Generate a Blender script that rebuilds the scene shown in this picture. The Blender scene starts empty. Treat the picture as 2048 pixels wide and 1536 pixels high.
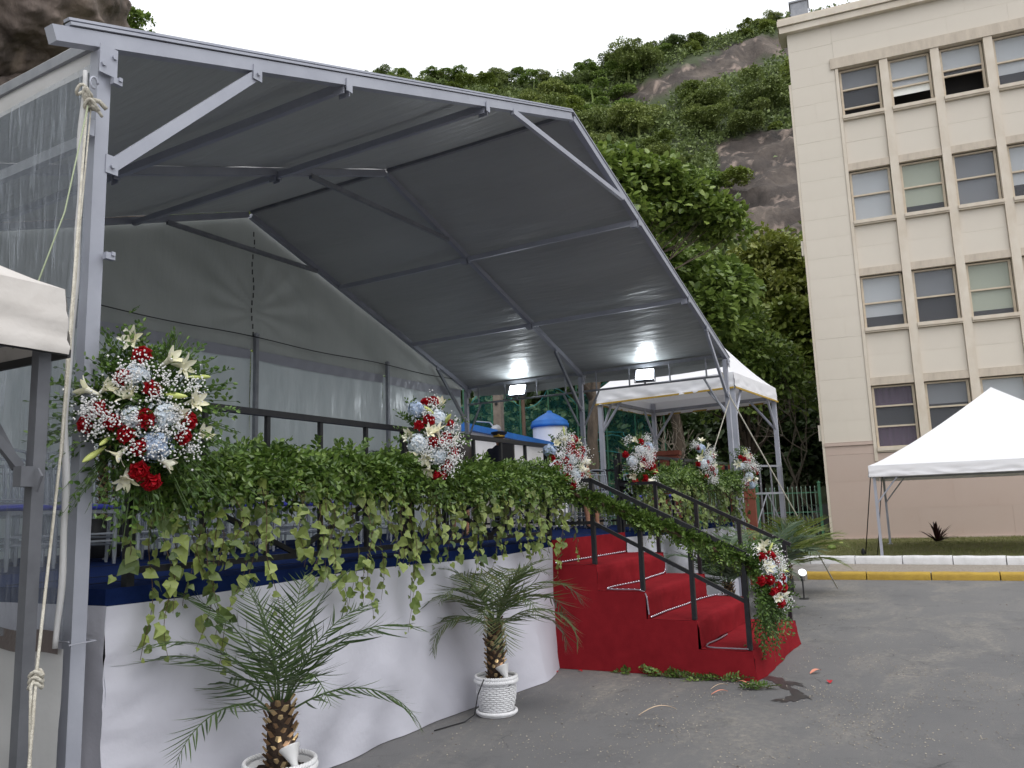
import bpy, math, random
import numpy as np
from mathutils import Matrix, Vector, noise as mnoise

random.seed(7)
RS = np.random.RandomState(11)
S = bpy.context.scene
COL = S.collection
rad = math.radians

# ------------------------------------------------------------------ camera, sky, sun, exposure
cam_d = bpy.data.cameras.new('camera')
cam_o = bpy.data.objects.new('camera', cam_d)
COL.objects.link(cam_o)
YAW, PITCH, ROLL = 0.49796, 0.15442, -0.03496
CAM = np.array([-7.769, -3.822, 1.6])
_f = Vector((math.cos(YAW)*math.cos(PITCH), math.sin(YAW)*math.cos(PITCH), math.sin(PITCH)))
_r = Vector((math.sin(YAW), -math.cos(YAW), 0))
_u = _r.cross(_f)
_r2 = _r*math.cos(ROLL) + _u*math.sin(ROLL)
_u2 = -_r*math.sin(ROLL) + _u*math.cos(ROLL)
cam_o.matrix_world = Matrix(((_r2.x, _u2.x, -_f.x, CAM[0]), (_r2.y, _u2.y, -_f.y, CAM[1]),
                             (_r2.z, _u2.z, -_f.z, CAM[2]), (0, 0, 0, 1)))
cam_d.sensor_width = 36.0
cam_d.lens = 36.0*1626.86/2048.0
cam_d.clip_end = 2000
cam_d.clip_start = 0.05
S.camera = cam_o

W = bpy.data.worlds.new('World')
S.world = W
W.use_nodes = True
wn = W.node_tree.nodes; wl = W.node_tree.links
wn.clear()
w_out = wn.new('ShaderNodeOutputWorld'); w_bg = wn.new('ShaderNodeBackground')
w_sky = wn.new('ShaderNodeTexSky'); w_hs = wn.new('ShaderNodeHueSaturation')
w_sky.sky_type = 'NISHITA'; w_sky.sun_disc = False
SUN_EL, SUN_AZ = rad(58), rad(-118)          # azimuth counter-clockwise from +X
w_sky.sun_elevation = SUN_EL
w_sky.sun_rotation = rad(90) - SUN_AZ
w_sky.air_density = 1.0; w_sky.dust_density = 6.0; w_sky.ozone_density = 1.0
w_hs.inputs['Saturation'].default_value = 0.22
w_bg.inputs['Strength'].default_value = 0.15
wl.new(w_sky.outputs[0], w_hs.inputs['Color'])
# closed overcast cloud layer over the clear sky, with faint structure
w_tc = wn.new('ShaderNodeTexCoord'); w_nz = wn.new('ShaderNodeTexNoise'); w_nz.inputs['Scale'].default_value = 2.2; w_nz.inputs['Detail'].default_value = 5
w_rp = wn.new('ShaderNodeValToRGB'); w_rp.color_ramp.elements[0].color = (7.4, 7.6, 8.0, 1); w_rp.color_ramp.elements[1].color = (9.0, 9.1, 9.3, 1)
w_mx = wn.new('ShaderNodeMixRGB'); w_mx.inputs[0].default_value = 0.8
wl.new(w_tc.outputs['Generated'], w_nz.inputs['Vector']); wl.new(w_nz.outputs[0], w_rp.inputs[0])
wl.new(w_hs.outputs[0], w_mx.inputs[1]); wl.new(w_rp.outputs[0], w_mx.inputs[2]); wl.new(w_mx.outputs[0], w_bg.inputs['Color'])
wl.new(w_bg.outputs[0], w_out.inputs['Surface'])

sun_d = bpy.data.lights.new('sun', 'SUN'); sun_o = bpy.data.objects.new('sun', sun_d)
COL.objects.link(sun_o)
sun_d.energy = 0.6; sun_d.angle = rad(40); sun_d.color = (1.0, 0.97, 0.92)
sdir = Vector((math.cos(SUN_EL)*math.cos(SUN_AZ), math.cos(SUN_EL)*math.sin(SUN_AZ), math.sin(SUN_EL)))
sun_o.rotation_euler = sdir.to_track_quat('Z', 'Y').to_euler()
sun_o.location = (0, 0, 60)

S.view_settings.view_transform = 'Standard'
S.view_settings.look = 'None'
S.view_settings.exposure = 0.32
S.view_settings.gamma = 1.0
S.view_settings.use_curve_mapping = False
S.cycles.max_bounces = 8
S.cycles.transparent_max_bounces = 24
S.cycles.caustics_reflective = False
S.cycles.caustics_refractive = False

# ------------------------------------------------------------------ helpers: materials
def srgb(r, g, b):
    def c(x):
        x /= 255.0
        return x/12.92 if x <= 0.04045 else ((x+0.055)/1.055)**2.4
    return (c(r), c(g), c(b))

def M(name, col, rough=0.6, metal=0.0, var=None, bump=None, island=None, spec=0.5, trans=0.0,
      emit=None, stretch=None, sheen=0.0, dirt=None, objrand=None):
    m = bpy.data.materials.new(name); m.use_nodes = True
    nt = m.node_tree; n = nt.nodes; L = nt.links
    b = n['Principled BSDF']
    b.inputs['Roughness'].default_value = rough
    b.inputs['Metallic'].default_value = metal
    b.inputs['Specular IOR Level'].default_value = spec
    if sheen: b.inputs['Sheen Weight'].default_value = sheen
    c4 = (*col, 1)
    cur = None
    tc = None
    def coord():
        nonlocal tc
        if tc is None:
            t = n.new('ShaderNodeTexCoord'); tc = t.outputs['Object']
            if stretch:
                mp = n.new('ShaderNodeMapping'); mp.inputs['Scale'].default_value = stretch
                L.new(tc, mp.inputs['Vector']); tc = mp.outputs[0]
        return tc
    if island:
        g = n.new('ShaderNodeNewGeometry'); r = n.new('ShaderNodeValToRGB')
        cols = [c4] + [(*c, 1) for c in island]
        while len(r.color_ramp.elements) < len(cols): r.color_ramp.elements.new(0.5)
        for i, c in enumerate(cols):
            r.color_ramp.elements[i].position = i/(len(cols)-1); r.color_ramp.elements[i].color = c
        L.new(g.outputs['Random Per Island'], r.inputs[0]); cur = r.outputs[0]
    if objrand:
        g = n.new('ShaderNodeObjectInfo'); r = n.new('ShaderNodeMixRGB'); r.blend_type = 'MULTIPLY'
        r.inputs[0].default_value = 1.0
        rr = n.new('ShaderNodeValToRGB')
        rr.color_ramp.elements[0].color = (*objrand[0], 1); rr.color_ramp.elements[1].color = (*objrand[1], 1)
        L.new(g.outputs['Random'], rr.inputs[0]); L.new(rr.outputs[0], r.inputs[2])
        if cur: L.new(cur, r.inputs[1])
        else: r.inputs[1].default_value = c4
        cur = r.outputs[0]
    if var:      # (scale, colour2, contrast)
        nz = n.new('ShaderNodeTexNoise'); nz.inputs['Scale'].default_value = var[0]
        nz.inputs['Detail'].default_value = 8; nz.inputs['Roughness'].default_value = 0.62
        L.new(coord(), nz.inputs['Vector'])
        r = n.new('ShaderNodeValToRGB'); k = var[2] if len(var) > 2 else 0.18
        r.color_ramp.elements[0].position = 0.5-k; r.color_ramp.elements[1].position = 0.5+k
        mx = n.new('ShaderNodeMixRGB'); L.new(nz.outputs[0], r.inputs[0]); L.new(r.outputs[0], mx.inputs[0])
        if cur: L.new(cur, mx.inputs[1])
        else: mx.inputs[1].default_value = c4
        mx.inputs[2].default_value = (*var[1], 1); cur = mx.outputs[0]
    if dirt:     # (scale, colour, threshold): sparse stains
        nz = n.new('ShaderNodeTexNoise'); nz.inputs['Scale'].default_value = dirt[0]
        nz.inputs['Detail'].default_value = 10; nz.inputs['Roughness'].default_value = 0.7
        L.new(coord(), nz.inputs['Vector'])
        r = n.new('ShaderNodeValToRGB'); r.color_ramp.elements[0].position = dirt[2]
        r.color_ramp.elements[1].position = min(1, dirt[2]+0.12)
        r.color_ramp.elements[1].color = (0.7, 0.7, 0.7, 1)
        mx = n.new('ShaderNodeMixRGB'); L.new(nz.outputs[0], r.inputs[0]); L.new(r.outputs[0], mx.inputs[0])
        if cur: L.new(cur, mx.inputs[1])
        else: mx.inputs[1].default_value = c4
        mx.inputs[2].default_value = (*dirt[1], 1); cur = mx.outputs[0]
    if cur: L.new(cur, b.inputs['Base Color'])
    else: b.inputs['Base Color'].default_value = c4
    if bump:     # (scale, strength, distance)
        nz = n.new('ShaderNodeTexNoise'); nz.inputs['Scale'].default_value = bump[0]
        nz.inputs['Detail'].default_value = 6
        L.new(coord(), nz.inputs['Vector'])
        bp = n.new('ShaderNodeBump'); bp.inputs['Strength'].default_value = bump[1]
        bp.inputs['Distance'].default_value = bump[2]
        L.new(nz.outputs[0], bp.inputs['Height']); L.new(bp.outputs[0], b.inputs['Normal'])
    if emit:
        b.inputs['Emission Color'].default_value = (*emit[0], 1); b.inputs['Emission Strength'].default_value = emit[1]
    if trans > 0:
        out = n['Material Output']; tr = n.new('ShaderNodeBsdfTranslucent'); mx = n.new('ShaderNodeMixShader')
        mx.inputs[0].default_value = trans
        if cur: L.new(cur, tr.inputs[0])
        else: tr.inputs[0].default_value = c4
        L.new(b.outputs[0], mx.inputs[1]); L.new(tr.outputs[0], mx.inputs[2]); L.new(mx.outputs[0], out.inputs[0])
    return m

def M_clear(name, tint, alpha, rough=0.12, bump=None, stretch=None, milky=(0.5, 0.5, 0.5), streaks=None):
    """thin clear sheet: part transparent, part glossy/diffuse film"""
    m = bpy.data.materials.new(name); m.use_nodes = True
    nt = m.node_tree; n = nt.nodes; L = nt.links
    b = n['Principled BSDF']; out = n['Material Output']
    b.inputs['Base Color'].default_value = (*milky, 1); b.inputs['Roughness'].default_value = rough
    t = n.new('ShaderNodeBsdfTransparent'); t.inputs[0].default_value = (*tint, 1)
    mx = n.new('ShaderNodeMixShader'); mx.inputs[0].default_value = alpha
    L.new(t.outputs[0], mx.inputs[1]); L.new(b.outputs[0], mx.inputs[2]); L.new(mx.outputs[0], out.inputs[0])
    if bump or streaks:
        tc = n.new('ShaderNodeTexCoord'); mp = n.new('ShaderNodeMapping')
        mp.inputs['Scale'].default_value = stretch or (1, 1, 1); L.new(tc.outputs['Object'], mp.inputs['Vector'])
        nz = n.new('ShaderNodeTexNoise'); nz.inputs['Scale'].default_value = (bump or (3,))[0]; nz.inputs['Detail'].default_value = 5
        nz.inputs['Distortion'].default_value = 0.6
        L.new(mp.outputs[0], nz.inputs['Vector'])
        if bump:
            bp = n.new('ShaderNodeBump'); bp.inputs['Strength'].default_value = bump[1]; bp.inputs['Distance'].default_value = bump[2]
            L.new(nz.outputs[0], bp.inputs['Height']); L.new(bp.outputs[0], b.inputs['Normal'])
        if streaks:
            r = n.new('ShaderNodeMapRange'); r.inputs[1].default_value = 0.5; r.inputs[2].default_value = 0.75
            r.inputs[3].default_value = alpha; r.inputs[4].default_value = streaks
            L.new(nz.outputs[0], r.inputs[0]); L.new(r.outputs[0], mx.inputs[0])
    return m

# ------------------------------------------------------------------ helpers: mesh building
def nrm(v):
    v = np.asarray(v, float); l = np.linalg.norm(v, axis=-1, keepdims=True)
    return v/np.maximum(l, 1e-9)

def basis(x, up):
    """rotation matrices (N,3,3) whose columns are x, y, z with z close to up"""
    x = nrm(x); y = nrm(np.cross(up, x)); z = np.cross(x, y)
    return np.stack([x, y, z], -1)

class MB:
    def __init__(self): self.v = []; self.f = {}; self.n = 0
    def add(self, V, F):
        V = np.asarray(V, float).reshape(-1, 3); self.v.append(V)
        if isinstance(F, np.ndarray): F = [F]
        for fa in F:
            fa = np.asarray(fa, int)
            if fa.ndim == 1: fa = fa[None]
            self.f.setdefault(fa.shape[1], []).append(fa+self.n)
        self.n += len(V); return self
    def box(self, c, s, R=None):
        h = np.asarray(s, float)/2
        V = np.array([[x, y, z] for x in (-1, 1) for y in (-1, 1) for z in (-1, 1)], float)*h
        if R is not None: V = V@np.asarray(R).T
        V = V+np.asarray(c, float)
        F = np.array([[0, 1, 3, 2], [4, 6, 7, 5], [0, 4, 5, 1], [2, 3, 7, 6], [0, 2, 6, 4], [1, 5, 7, 3]])
        return self.add(V, F)
    def bar(self, p0, p1, w, h, up=(0, 0, 1)):
        p0 = np.asarray(p0, float); p1 = np.asarray(p1, float); d = p1-p0; l = np.linalg.norm(d)
        up = np.asarray(up, float)
        if abs(np.dot(d/l, up)) > 0.98: up = np.array([1., 0, 0])
        return self.box((p0+p1)/2, (l, w, h), basis(d, up))
    def tube(self, P, r, seg=8, cap=True):
        P = np.asarray(P, float); n = len(P); r = np.broadcast_to(np.asarray(r, float), (n,))
        T = np.gradient(P, axis=0); T = nrm(T)
        ref = np.array([0, 0, 1.]) if abs(T[0][2]) < 0.9 else np.array([1., 0, 0])
        V = []
        a = np.linspace(0, 2*np.pi, seg, endpoint=False)
        X = nrm(np.cross(ref, T[0]))
        for i in range(n):
            X = nrm(X-T[i]*np.dot(X, T[i])); Y = np.cross(T[i], X)
            V.append(P[i]+r[i]*(np.cos(a)[:, None]*X+np.sin(a)[:, None]*Y))
        V = np.concatenate(V); F = []
        i, j = np.meshgrid(np.arange(n-1), np.arange(seg), indexing='ij'); i = i.ravel(); j = j.ravel(); k = (j+1) % seg
        F = [np.stack([i*seg+j, i*seg+k, (i+1)*seg+k, (i+1)*seg+j], 1)]
        if cap: F += [np.arange(seg)[::-1][None], (np.arange(seg)+(n-1)*seg)[None]]
        return self.add(V, F)
    def lathe(self, prof, c=(0, 0, 0), seg=24, R=None):
        prof = np.asarray(prof, float); n = len(prof); a = np.linspace(0, 2*np.pi, seg, endpoint=False)
        V = np.stack([prof[:, 0][:, None]*np.cos(a), prof[:, 0][:, None]*np.sin(a), np.repeat(prof[:, 1][:, None], seg, 1)], -1).reshape(-1, 3)
        if R is not None: V = V@np.asarray(R).T
        V = V+np.asarray(c, float)
        i, j = np.meshgrid(np.arange(n-1), np.arange(seg), indexing='ij'); i = i.ravel(); j = j.ravel(); k = (j+1) % seg
        return self.add(V, np.stack([i*seg+j, i*seg+k, (i+1)*seg+k, (i+1)*seg+j], 1))
    def blob(self, c, r, nu=14, nv=9, R=None):
        th = np.linspace(0.02, np.pi-0.02, nv); prof = np.stack([np.sin(th), -np.cos(th)], 1)
        a = np.linspace(0, 2*np.pi, nu, endpoint=False)
        V = np.stack([prof[:, 0][:, None]*np.cos(a), prof[:, 0][:, None]*np.sin(a), np.repeat(prof[:, 1][:, None], nu, 1)], -1).reshape(-1, 3)
        V = V*np.asarray(r, float)
        if R is not None: V = V@np.asarray(R).T
        V = V+np.asarray(c, float)
        i, j = np.meshgrid(np.arange(nv-1), np.arange(nu), indexing='ij'); i = i.ravel(); j = j.ravel(); k = (j+1) % nu
        return self.add(V, [np.stack([i*nu+j, i*nu+k, (i+1)*nu+k, (i+1)*nu+j], 1), np.arange(nu)[::-1][None], (np.arange(nu)+(nv-1)*nu)[None]])
    def grid(self, fn, nu, nv):
        u, v = np.meshgrid(np.linspace(0, 1, nu), np.linspace(0, 1, nv), indexing='ij')
        V = fn(u.ravel(), v.ravel())
        i, j = np.meshgrid(np.arange(nu-1), np.arange(nv-1), indexing='ij'); i = i.ravel(); j = j.ravel()
        return self.add(V, np.stack([i*nv+j, (i+1)*nv+j, (i+1)*nv+j+1, i*nv+j+1], 1))
    def scatter(self, tv, tf, pos, R, s):
        pos = np.asarray(pos, float); N = len(pos)
        if N == 0: return self
        s = np.asarray(s, float)
        s = np.broadcast_to(s.reshape(-1, 1, 1) if s.ndim < 2 else s[:, None, :], (N, 1, 3) if s.ndim == 2 else (N, 1, 1))
        V = np.einsum('nij,kj->nki', R, tv) if s.shape[-1] == 1 else np.einsum('nij,nkj->nki', R, tv[None]*s)
        if s.shape[-1] == 1: V = V*s
        V = V+pos[:, None, :]
        k = len(tv)
        F = [(fa[None]+(np.arange(N)*k)[:, None, None]).reshape(-1, fa.shape[1]) for fa in tf]
        return self.add(V.reshape(-1, 3), F)
    def build(self, name, mat, parent=None, smooth=False, local=False, kind=None, label=None):
        me = self.mesh(name, mat, smooth, None if (parent is None or local) else rootloc(parent))
        o = bpy.data.objects.new(name, me); COL.objects.link(o)
        if parent is not None: o.parent = parent
        if kind: o['kind'] = kind
        if label: o['label'] = label
        return o
    def mesh(self, name, mat, smooth=False, off=None):
        V = np.concatenate(self.v)
        if off is not None: V = V-off
        me = bpy.data.meshes.new(name)
        loops = []; starts = []; tot = 0; nf = 0
        for k, fl in self.f.items():
            fa = np.concatenate(fl); loops.append(fa.ravel()); starts.append(tot+np.arange(len(fa))*k)
            tot += fa.size; nf += len(fa)
        me.vertices.add(len(V)); me.vertices.foreach_set('co', V.ravel().astype(np.float32))
        me.loops.add(tot); me.loops.foreach_set('vertex_index', np.concatenate(loops).astype(np.int32))
        me.polygons.add(nf); me.polygons.foreach_set('loop_start', np.concatenate(starts).astype(np.int32))
        me.polygons.foreach_set('use_smooth', np.full(nf, bool(smooth)))
        me.update(calc_edges=True); me.validate()
        if mat: me.materials.append(mat)
        return me

def rootloc(o):
    while o.parent is not None: o = o.parent
    return np.array(o.location)

def thing(name, label, cat, loc=(0, 0, 0), rz=0.0, group=None):
    o = bpy.data.objects.new(name, None); COL.objects.link(o); o.empty_display_size = 0.2
    o.location = loc; o.rotation_euler = (0, 0, rz); tag(o, label, cat, group); return o

def tag(o, label, cat, group=None):
    o['label'] = label; o['category'] = cat
    if group: o['group'] = group
    return o

def struct(o): o['kind'] = 'structure'; return o

def inst(me, name, parent, loc=(0, 0, 0), R=None, s=1.0):
    o = bpy.data.objects.new(name, me); COL.objects.link(o); o.parent = parent
    m = Matrix.Identity(4)
    if R is not None: m = Matrix([list(r) for r in np.asarray(R)]).to_4x4()
    sc = Matrix.Diagonal((s, s, s, 1)) if np.isscalar(s) else Matrix.Diagonal((*s, 1))
    o.matrix_local = Matrix.Translation(Vector([float(x) for x in loc]))@m@sc
    return o

def dup(root, loc, rz, label=None, group=None, scale=1.0):
    r = root.copy(); COL.objects.link(r); r.location = loc; r.rotation_euler = (0, 0, rz); r.scale = (scale,)*3
    if label: r['label'] = label
    if group: r['group'] = group
    for ch in list(root.children):
        c = ch.copy(); COL.objects.link(c); c.parent = r
        for g in ch.children:
            d = g.copy(); COL.objects.link(d); d.parent = c
    return r

def fbm(P, sc, oct=4):
    return np.array([mnoise.fractal(Vector(p)*sc, 1.0, 2.0, oct) for p in P])

def randdir(n, rs=RS): return nrm(rs.normal(size=(n, 3)))

# leaf templates: x along the leaf, z is the face normal
def leaf_t(w=0.28, fold=0.08, curl=0.1):
    tv = np.array([[0, 0, 0], [0.35, -w, fold], [0.75, -w*0.75, fold*0.6-curl*0.4], [1, 0, -curl], [0.75, w*0.75, fold*0.6-curl*0.4], [0.35, w, fold]])
    return tv, [np.array([[0, 1, 2, 3], [0, 3, 4, 5]])]
LEAF = leaf_t()
LEAF_W = leaf_t(0.36, 0.05, 0.12)
CLUMP = (np.array([[0, 0, 0], [0.5, -0.32, 0.1], [1, 0.05, -0.12], [0.45, 0.36, 0.06]]), [np.array([[0, 1, 2, 3]])])
IVY = (np.array([[0, 0, 0], [-0.12, -0.26, 0.04], [0.16, -0.50, 0.0], [0.52, -0.36, 0.06], [1.0, 0, -0.12], [0.52, 0.36, 0.06], [0.16, 0.50, 0.0], [-0.12, 0.26, 0.04], [0.4, 0, -0.04]]),
       [np.array([[0, 1, 2, 8], [8, 2, 3, 4], [0, 8, 6, 7], [8, 4, 5, 6]])])
BLADE = (np.array([[0, -0.012, 0], [0, 0.012, 0], [0.5, 0.016, 0], [0.5, -0.016, 0], [1, 0, -0.10]]), [np.array([[0, 1, 2, 3]]), np.array([[3, 2, 4]])])

# ------------------------------------------------------------------ materials
m_steel = M('painted_steel', srgb(176, 179, 190), 0.5, 0.2, var=(3.0, srgb(160, 163, 175), 0.2), dirt=(9, srgb(92, 92, 98), 0.66), bump=(60, 0.06, 0.004))
m_steel_d = M('galvanised_tube', srgb(150, 152, 158), 0.45, 0.3, var=(6, srgb(128, 131, 138)))
m_steel_g = M('dull_grey_steel', srgb(112, 114, 120), 0.55, 0.3, var=(5, srgb(94, 96, 102)))
m_black = M('black_steel', (0.012, 0.013, 0.018), 0.42, 0.2, var=(20, (0.022, 0.022, 0.026)))
m_lining = M('grey_lining', srgb(170, 174, 174), 0.36, 0.0, var=(0.8, srgb(154, 157, 157), 0.3), spec=0.6, bump=(4.5, 0.75, 0.03), stretch=(1.7, 0.28, 1), trans=0.12)
m_canvas_w = M('white_canvas', srgb(222, 222, 224), 0.55, var=(2.0, srgb(206, 205, 203), 0.25), bump=(7, 0.35, 0.02), trans=0.34)
m_canvas_far = M('clean_white_canvas', srgb(238, 238, 242), 0.5, bump=(5, 0.3, 0.02), trans=0.15)
m_canvas_old = M('old_white_canvas', srgb(214, 210, 206), 0.6, var=(3.0, srgb(200, 194, 188), 0.25), bump=(9, 0.35, 0.02), dirt=(5, srgb(168, 156, 142), 0.62), trans=0.08)
m_gable = M('gable_canvas', srgb(172, 176, 174), 0.5, var=(1.0, srgb(154, 159, 157), 0.3), bump=(2.4, 0.7, 0.05), stretch=(1.5, 1, 0.4), trans=0.24)
m_wallpvc = M('grey_pvc_wall', srgb(202, 210, 214), 0.22, var=(2.0, srgb(186, 196, 200), 0.3), bump=(5, 0.5, 0.02), stretch=(2.4, 1, 0.6), spec=0.7, trans=0.34)
m_band = M('grey_band', srgb(160, 162, 172), 0.4, bump=(12, 0.3, 0.01))
m_clear = M_clear('clear_pvc', (0.93, 0.94, 0.95), 0.24, 0.10, bump=(9.0, 1.0, 0.03), stretch=(3, 3, 0.30), milky=(0.42, 0.46, 0.52), streaks=0.55)
m_skirtw = M('white_skirt_cloth', srgb(206, 206, 216), 0.6, var=(1.2, srgb(198, 198, 209), 0.3), bump=(2.4, 0.5, 0.05), trans=0.05)
m_lowwall = M('lower_white_wall', srgb(206, 206, 206), 0.5, var=(1.5, srgb(190, 190, 190)), bump=(2, 0.5, 0.03), trans=0.08)
m_hem = M('brown_hem', srgb(92, 82, 80), 0.35, bump=(30, 0.5, 0.01))
m_blue = M('navy_carpet', srgb(25, 41, 84), 0.95, var=(14, srgb(20, 34, 72)), bump=(160, 0.4, 0.004), spec=0.05)
m_red = M('red_carpet', srgb(138, 35, 42), 0.95, var=(7, srgb(116, 27, 34), 0.3), bump=(150, 0.5, 0.004), spec=0.06, dirt=(6, srgb(130, 44, 46), 0.64))
m_led = M('led_dot', (0.9, 0.9, 0.95), 0.3, emit=((0.85, 0.86, 1.0), 1.6))
m_ledtube = M('clear_led_tube', srgb(150, 140, 150), 0.2, trans=0.3)
m_flood = M('lit_floodlight_face', (1, 1, 1), 0.3, emit=((0.88, 0.95, 1.0), 32.0))
m_bulb = M('lit_lamp_face', (1, 1, 1), 0.3, emit=((1.0, 0.95, 0.86), 5.0))
m_bulbw = M('lit_white_bulb', (1, 1, 1), 0.3, emit=((0.9, 0.95, 1.0), 1.2))
m_plastic = M('white_plastic', srgb(222, 222, 222), 0.35)
m_rope = M('white_rope', srgb(206, 202, 190), 0.85, bump=(120, 0.8, 0.01), var=(20, srgb(176, 170, 156)))
m_ropeg = M('green_rope', srgb(150, 160, 130), 0.8)
m_garland = M('garland_leaf', (0.038, 0.078, 0.015), 0.34, island=[(0.072, 0.134, 0.022), (0.12, 0.20, 0.036), (0.19, 0.275, 0.065)], trans=0.2)
m_green_d = M('dark_spray_leaf', (0.040, 0.090, 0.018), 0.38, island=[(0.075, 0.15, 0.026), (0.14, 0.23, 0.045)], trans=0.18)
m_ivy = M('ivy_leaf', (0.085, 0.14, 0.032), 0.42, island=[(0.14, 0.20, 0.05), (0.20, 0.26, 0.08), (0.035, 0.07, 0.018)], trans=0.22, objrand=((0.32, 0.42, 0.38), (1.7, 1.55, 1.4)))
m_ivystem = M('ivy_stem', srgb(84, 66, 48), 0.7)
m_rose = M('rose_petal', srgb(190, 14, 34), 0.5, island=[srgb(168, 8, 26), srgb(204, 22, 42)], trans=0.08)
m_lily = M('lily_petal', srgb(244, 240, 216), 0.5, island=[srgb(246, 244, 228), srgb(240, 236, 200)], trans=0.15)
m_bud = M('lily_bud', srgb(196, 206, 120), 0.5)
m_hyd = M('pale_blue_floret', srgb(220, 228, 234), 0.6, island=[srgb(202, 214, 226), srgb(230, 234, 236)], trans=0.1)
m_hydb = M('blue_floret', srgb(176, 194, 220), 0.6, island=[srgb(196, 210, 228), srgb(158, 180, 212)], trans=0.15)
m_gyp = M('white_tiny_bloom', srgb(240, 240, 240), 0.6, trans=0.1)
m_stem = M('green_stem', srgb(70, 92, 46), 0.6)
m_palm = M('palm_leaflet', (0.032, 0.060, 0.020), 0.38, island=[(0.05, 0.088, 0.028), (0.10, 0.155, 0.045)], trans=0.18)
m_palm2 = M('bronze_palm_leaflet', (0.045, 0.075, 0.022), 0.42, island=[(0.07, 0.11, 0.035), (0.12, 0.13, 0.05)], trans=0.18)
m_palmg = M('silvery_palm_leaflet', (0.07, 0.11, 0.06), 0.4, island=[(0.12, 0.17, 0.10), (0.05, 0.09, 0.04)], trans=0.15)
m_palmy = M('yellowish_palm_leaflet', (0.15, 0.20, 0.045), 0.42, island=[(0.24, 0.28, 0.075), (0.10, 0.16, 0.035)], trans=0.3)
m_palmd = M('dark_palm_leaflet', (0.012, 0.022, 0.012), 0.45, island=[(0.02, 0.035, 0.018)], trans=0.08)
m_trunk = M('palm_trunk_fibre', srgb(58, 42, 30), 0.9, var=(18, srgb(36, 26, 20)), bump=(40, 0.9, 0.02))
m_scale = M('palm_leaf_base', srgb(196, 172, 128), 0.8, island=[srgb(120, 92, 62), srgb(84, 62, 44)])
m_wicker = M('white_wicker', srgb(232, 232, 234), 0.5, bump=(60, 0.2, 0.004))
m_soil = M('dark_mulch', srgb(58, 40, 34), 0.95, var=(25, srgb(36, 25, 22)), bump=(30, 1.0, 0.03))
m_dark = M('dark_grey', (0.015, 0.015, 0.017), 0.5)
m_wood_d = M('weathered_wood', srgb(120, 96, 76), 0.8, var=(6, srgb(92, 72, 58)), stretch=(4, 4, 0.5), bump=(30, 0.4, 0.01))
m_conc = M('pole_concrete', srgb(150, 138, 126), 0.85, var=(5, srgb(122, 110, 100)), bump=(40, 0.4, 0.01))
m_hwall = M('white_house_paint', srgb(232, 232, 238), 0.7, var=(1.2, srgb(220, 219, 222)), dirt=(2.0, srgb(176, 172, 166), 0.66))
m_hblue = M('blue_house_paint', srgb(40, 112, 196), 0.6, var=(4, srgb(34, 98, 176)))
m_stone = M('grey_stone_block', srgb(158, 156, 152), 0.85, var=(6, srgb(132, 130, 127)), bump=(18, 0.6, 0.02))
m_terra = M('terracotta_paint', srgb(132, 70, 52), 0.75, var=(3, srgb(112, 58, 44)))
m_net = M_clear('teal_net', (0.80, 0.88, 0.86), 0.16, 0.8, milky=(0.02, 0.20, 0.19))
m_netline = M('teal_net_cord', (0.03, 0.22, 0.22), 0.7)
m_fence = M('green_fence_paint', srgb(66, 116, 88), 0.6, var=(6, srgb(54, 98, 74)))
m_fence_l = M('pale_fence_bar', srgb(128, 152, 138), 0.5)
m_iron = M('black_ironwork', (0.02, 0.02, 0.022), 0.5)
m_carpaint = M('silver_car_paint', srgb(172, 174, 178), 0.3, 0.5)
m_glassdark = M('dark_car_glass', (0.02, 0.022, 0.025), 0.08)
m_tail = M('red_tail_lamp', srgb(190, 24, 30), 0.3)
m_rubber = M('tyre_rubber', (0.02, 0.02, 0.02), 0.8)
m_skin = M('skin', srgb(176, 128, 102), 0.6)
m_hair = M('dark_brown_hair', srgb(34, 22, 18), 0.5, bump=(60, 0.6, 0.01), stretch=(1, 1, 0.15))
m_uniform = M('navy_uniform', (0.012, 0.014, 0.028), 0.8)
m_gold = M('gold_badge', srgb(196, 158, 70), 0.4, 0.6)
m_crystal = M_clear('clear_acrylic', (0.9, 0.92, 0.95), 0.45, 0.08, milky=(0.45, 0.48, 0.52))
m_cushion = M('royal_blue_cushion', srgb(28, 40, 150), 0.6, sheen=0.3)
m_yellow = M('yellow_kerb_paint', srgb(186, 154, 58), 0.75, var=(5, srgb(160, 130, 52), 0.25), dirt=(4, srgb(110, 98, 72), 0.64), bump=(25, 0.5, 0.02))
m_kerbw = M('white_kerb_paint', srgb(228, 228, 230), 0.7, var=(4, srgb(206, 206, 206)), dirt=(5, srgb(146, 142, 136), 0.68), bump=(20, 0.5, 0.02))
m_lawn = M('lawn_soil', (0.11, 0.115, 0.038), 0.95, var=(1.5, (0.15, 0.14, 0.05), 0.3), bump=(40, 0.8, 0.03))
m_grass = M('grass_blade', (0.12, 0.145, 0.04), 0.6, island=[(0.17, 0.19, 0.055), (0.23, 0.22, 0.08)], trans=0.15)
m_pebble = M('pebble_paving', srgb(176, 166, 154), 0.85, var=(22, srgb(126, 118, 110), 0.2), bump=(40, 1.0, 0.03), dirt=(3, srgb(150, 138, 124), 0.6))
m_pavec = M('grey_concrete_path', srgb(142, 138, 134), 0.9, var=(4, srgb(118, 114, 110)), bump=(60, 0.4, 0.01))
m_brom = M('bromeliad_leaf', srgb(44, 22, 26), 0.4, island=[srgb(60, 34, 34), srgb(34, 26, 24)])
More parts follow.
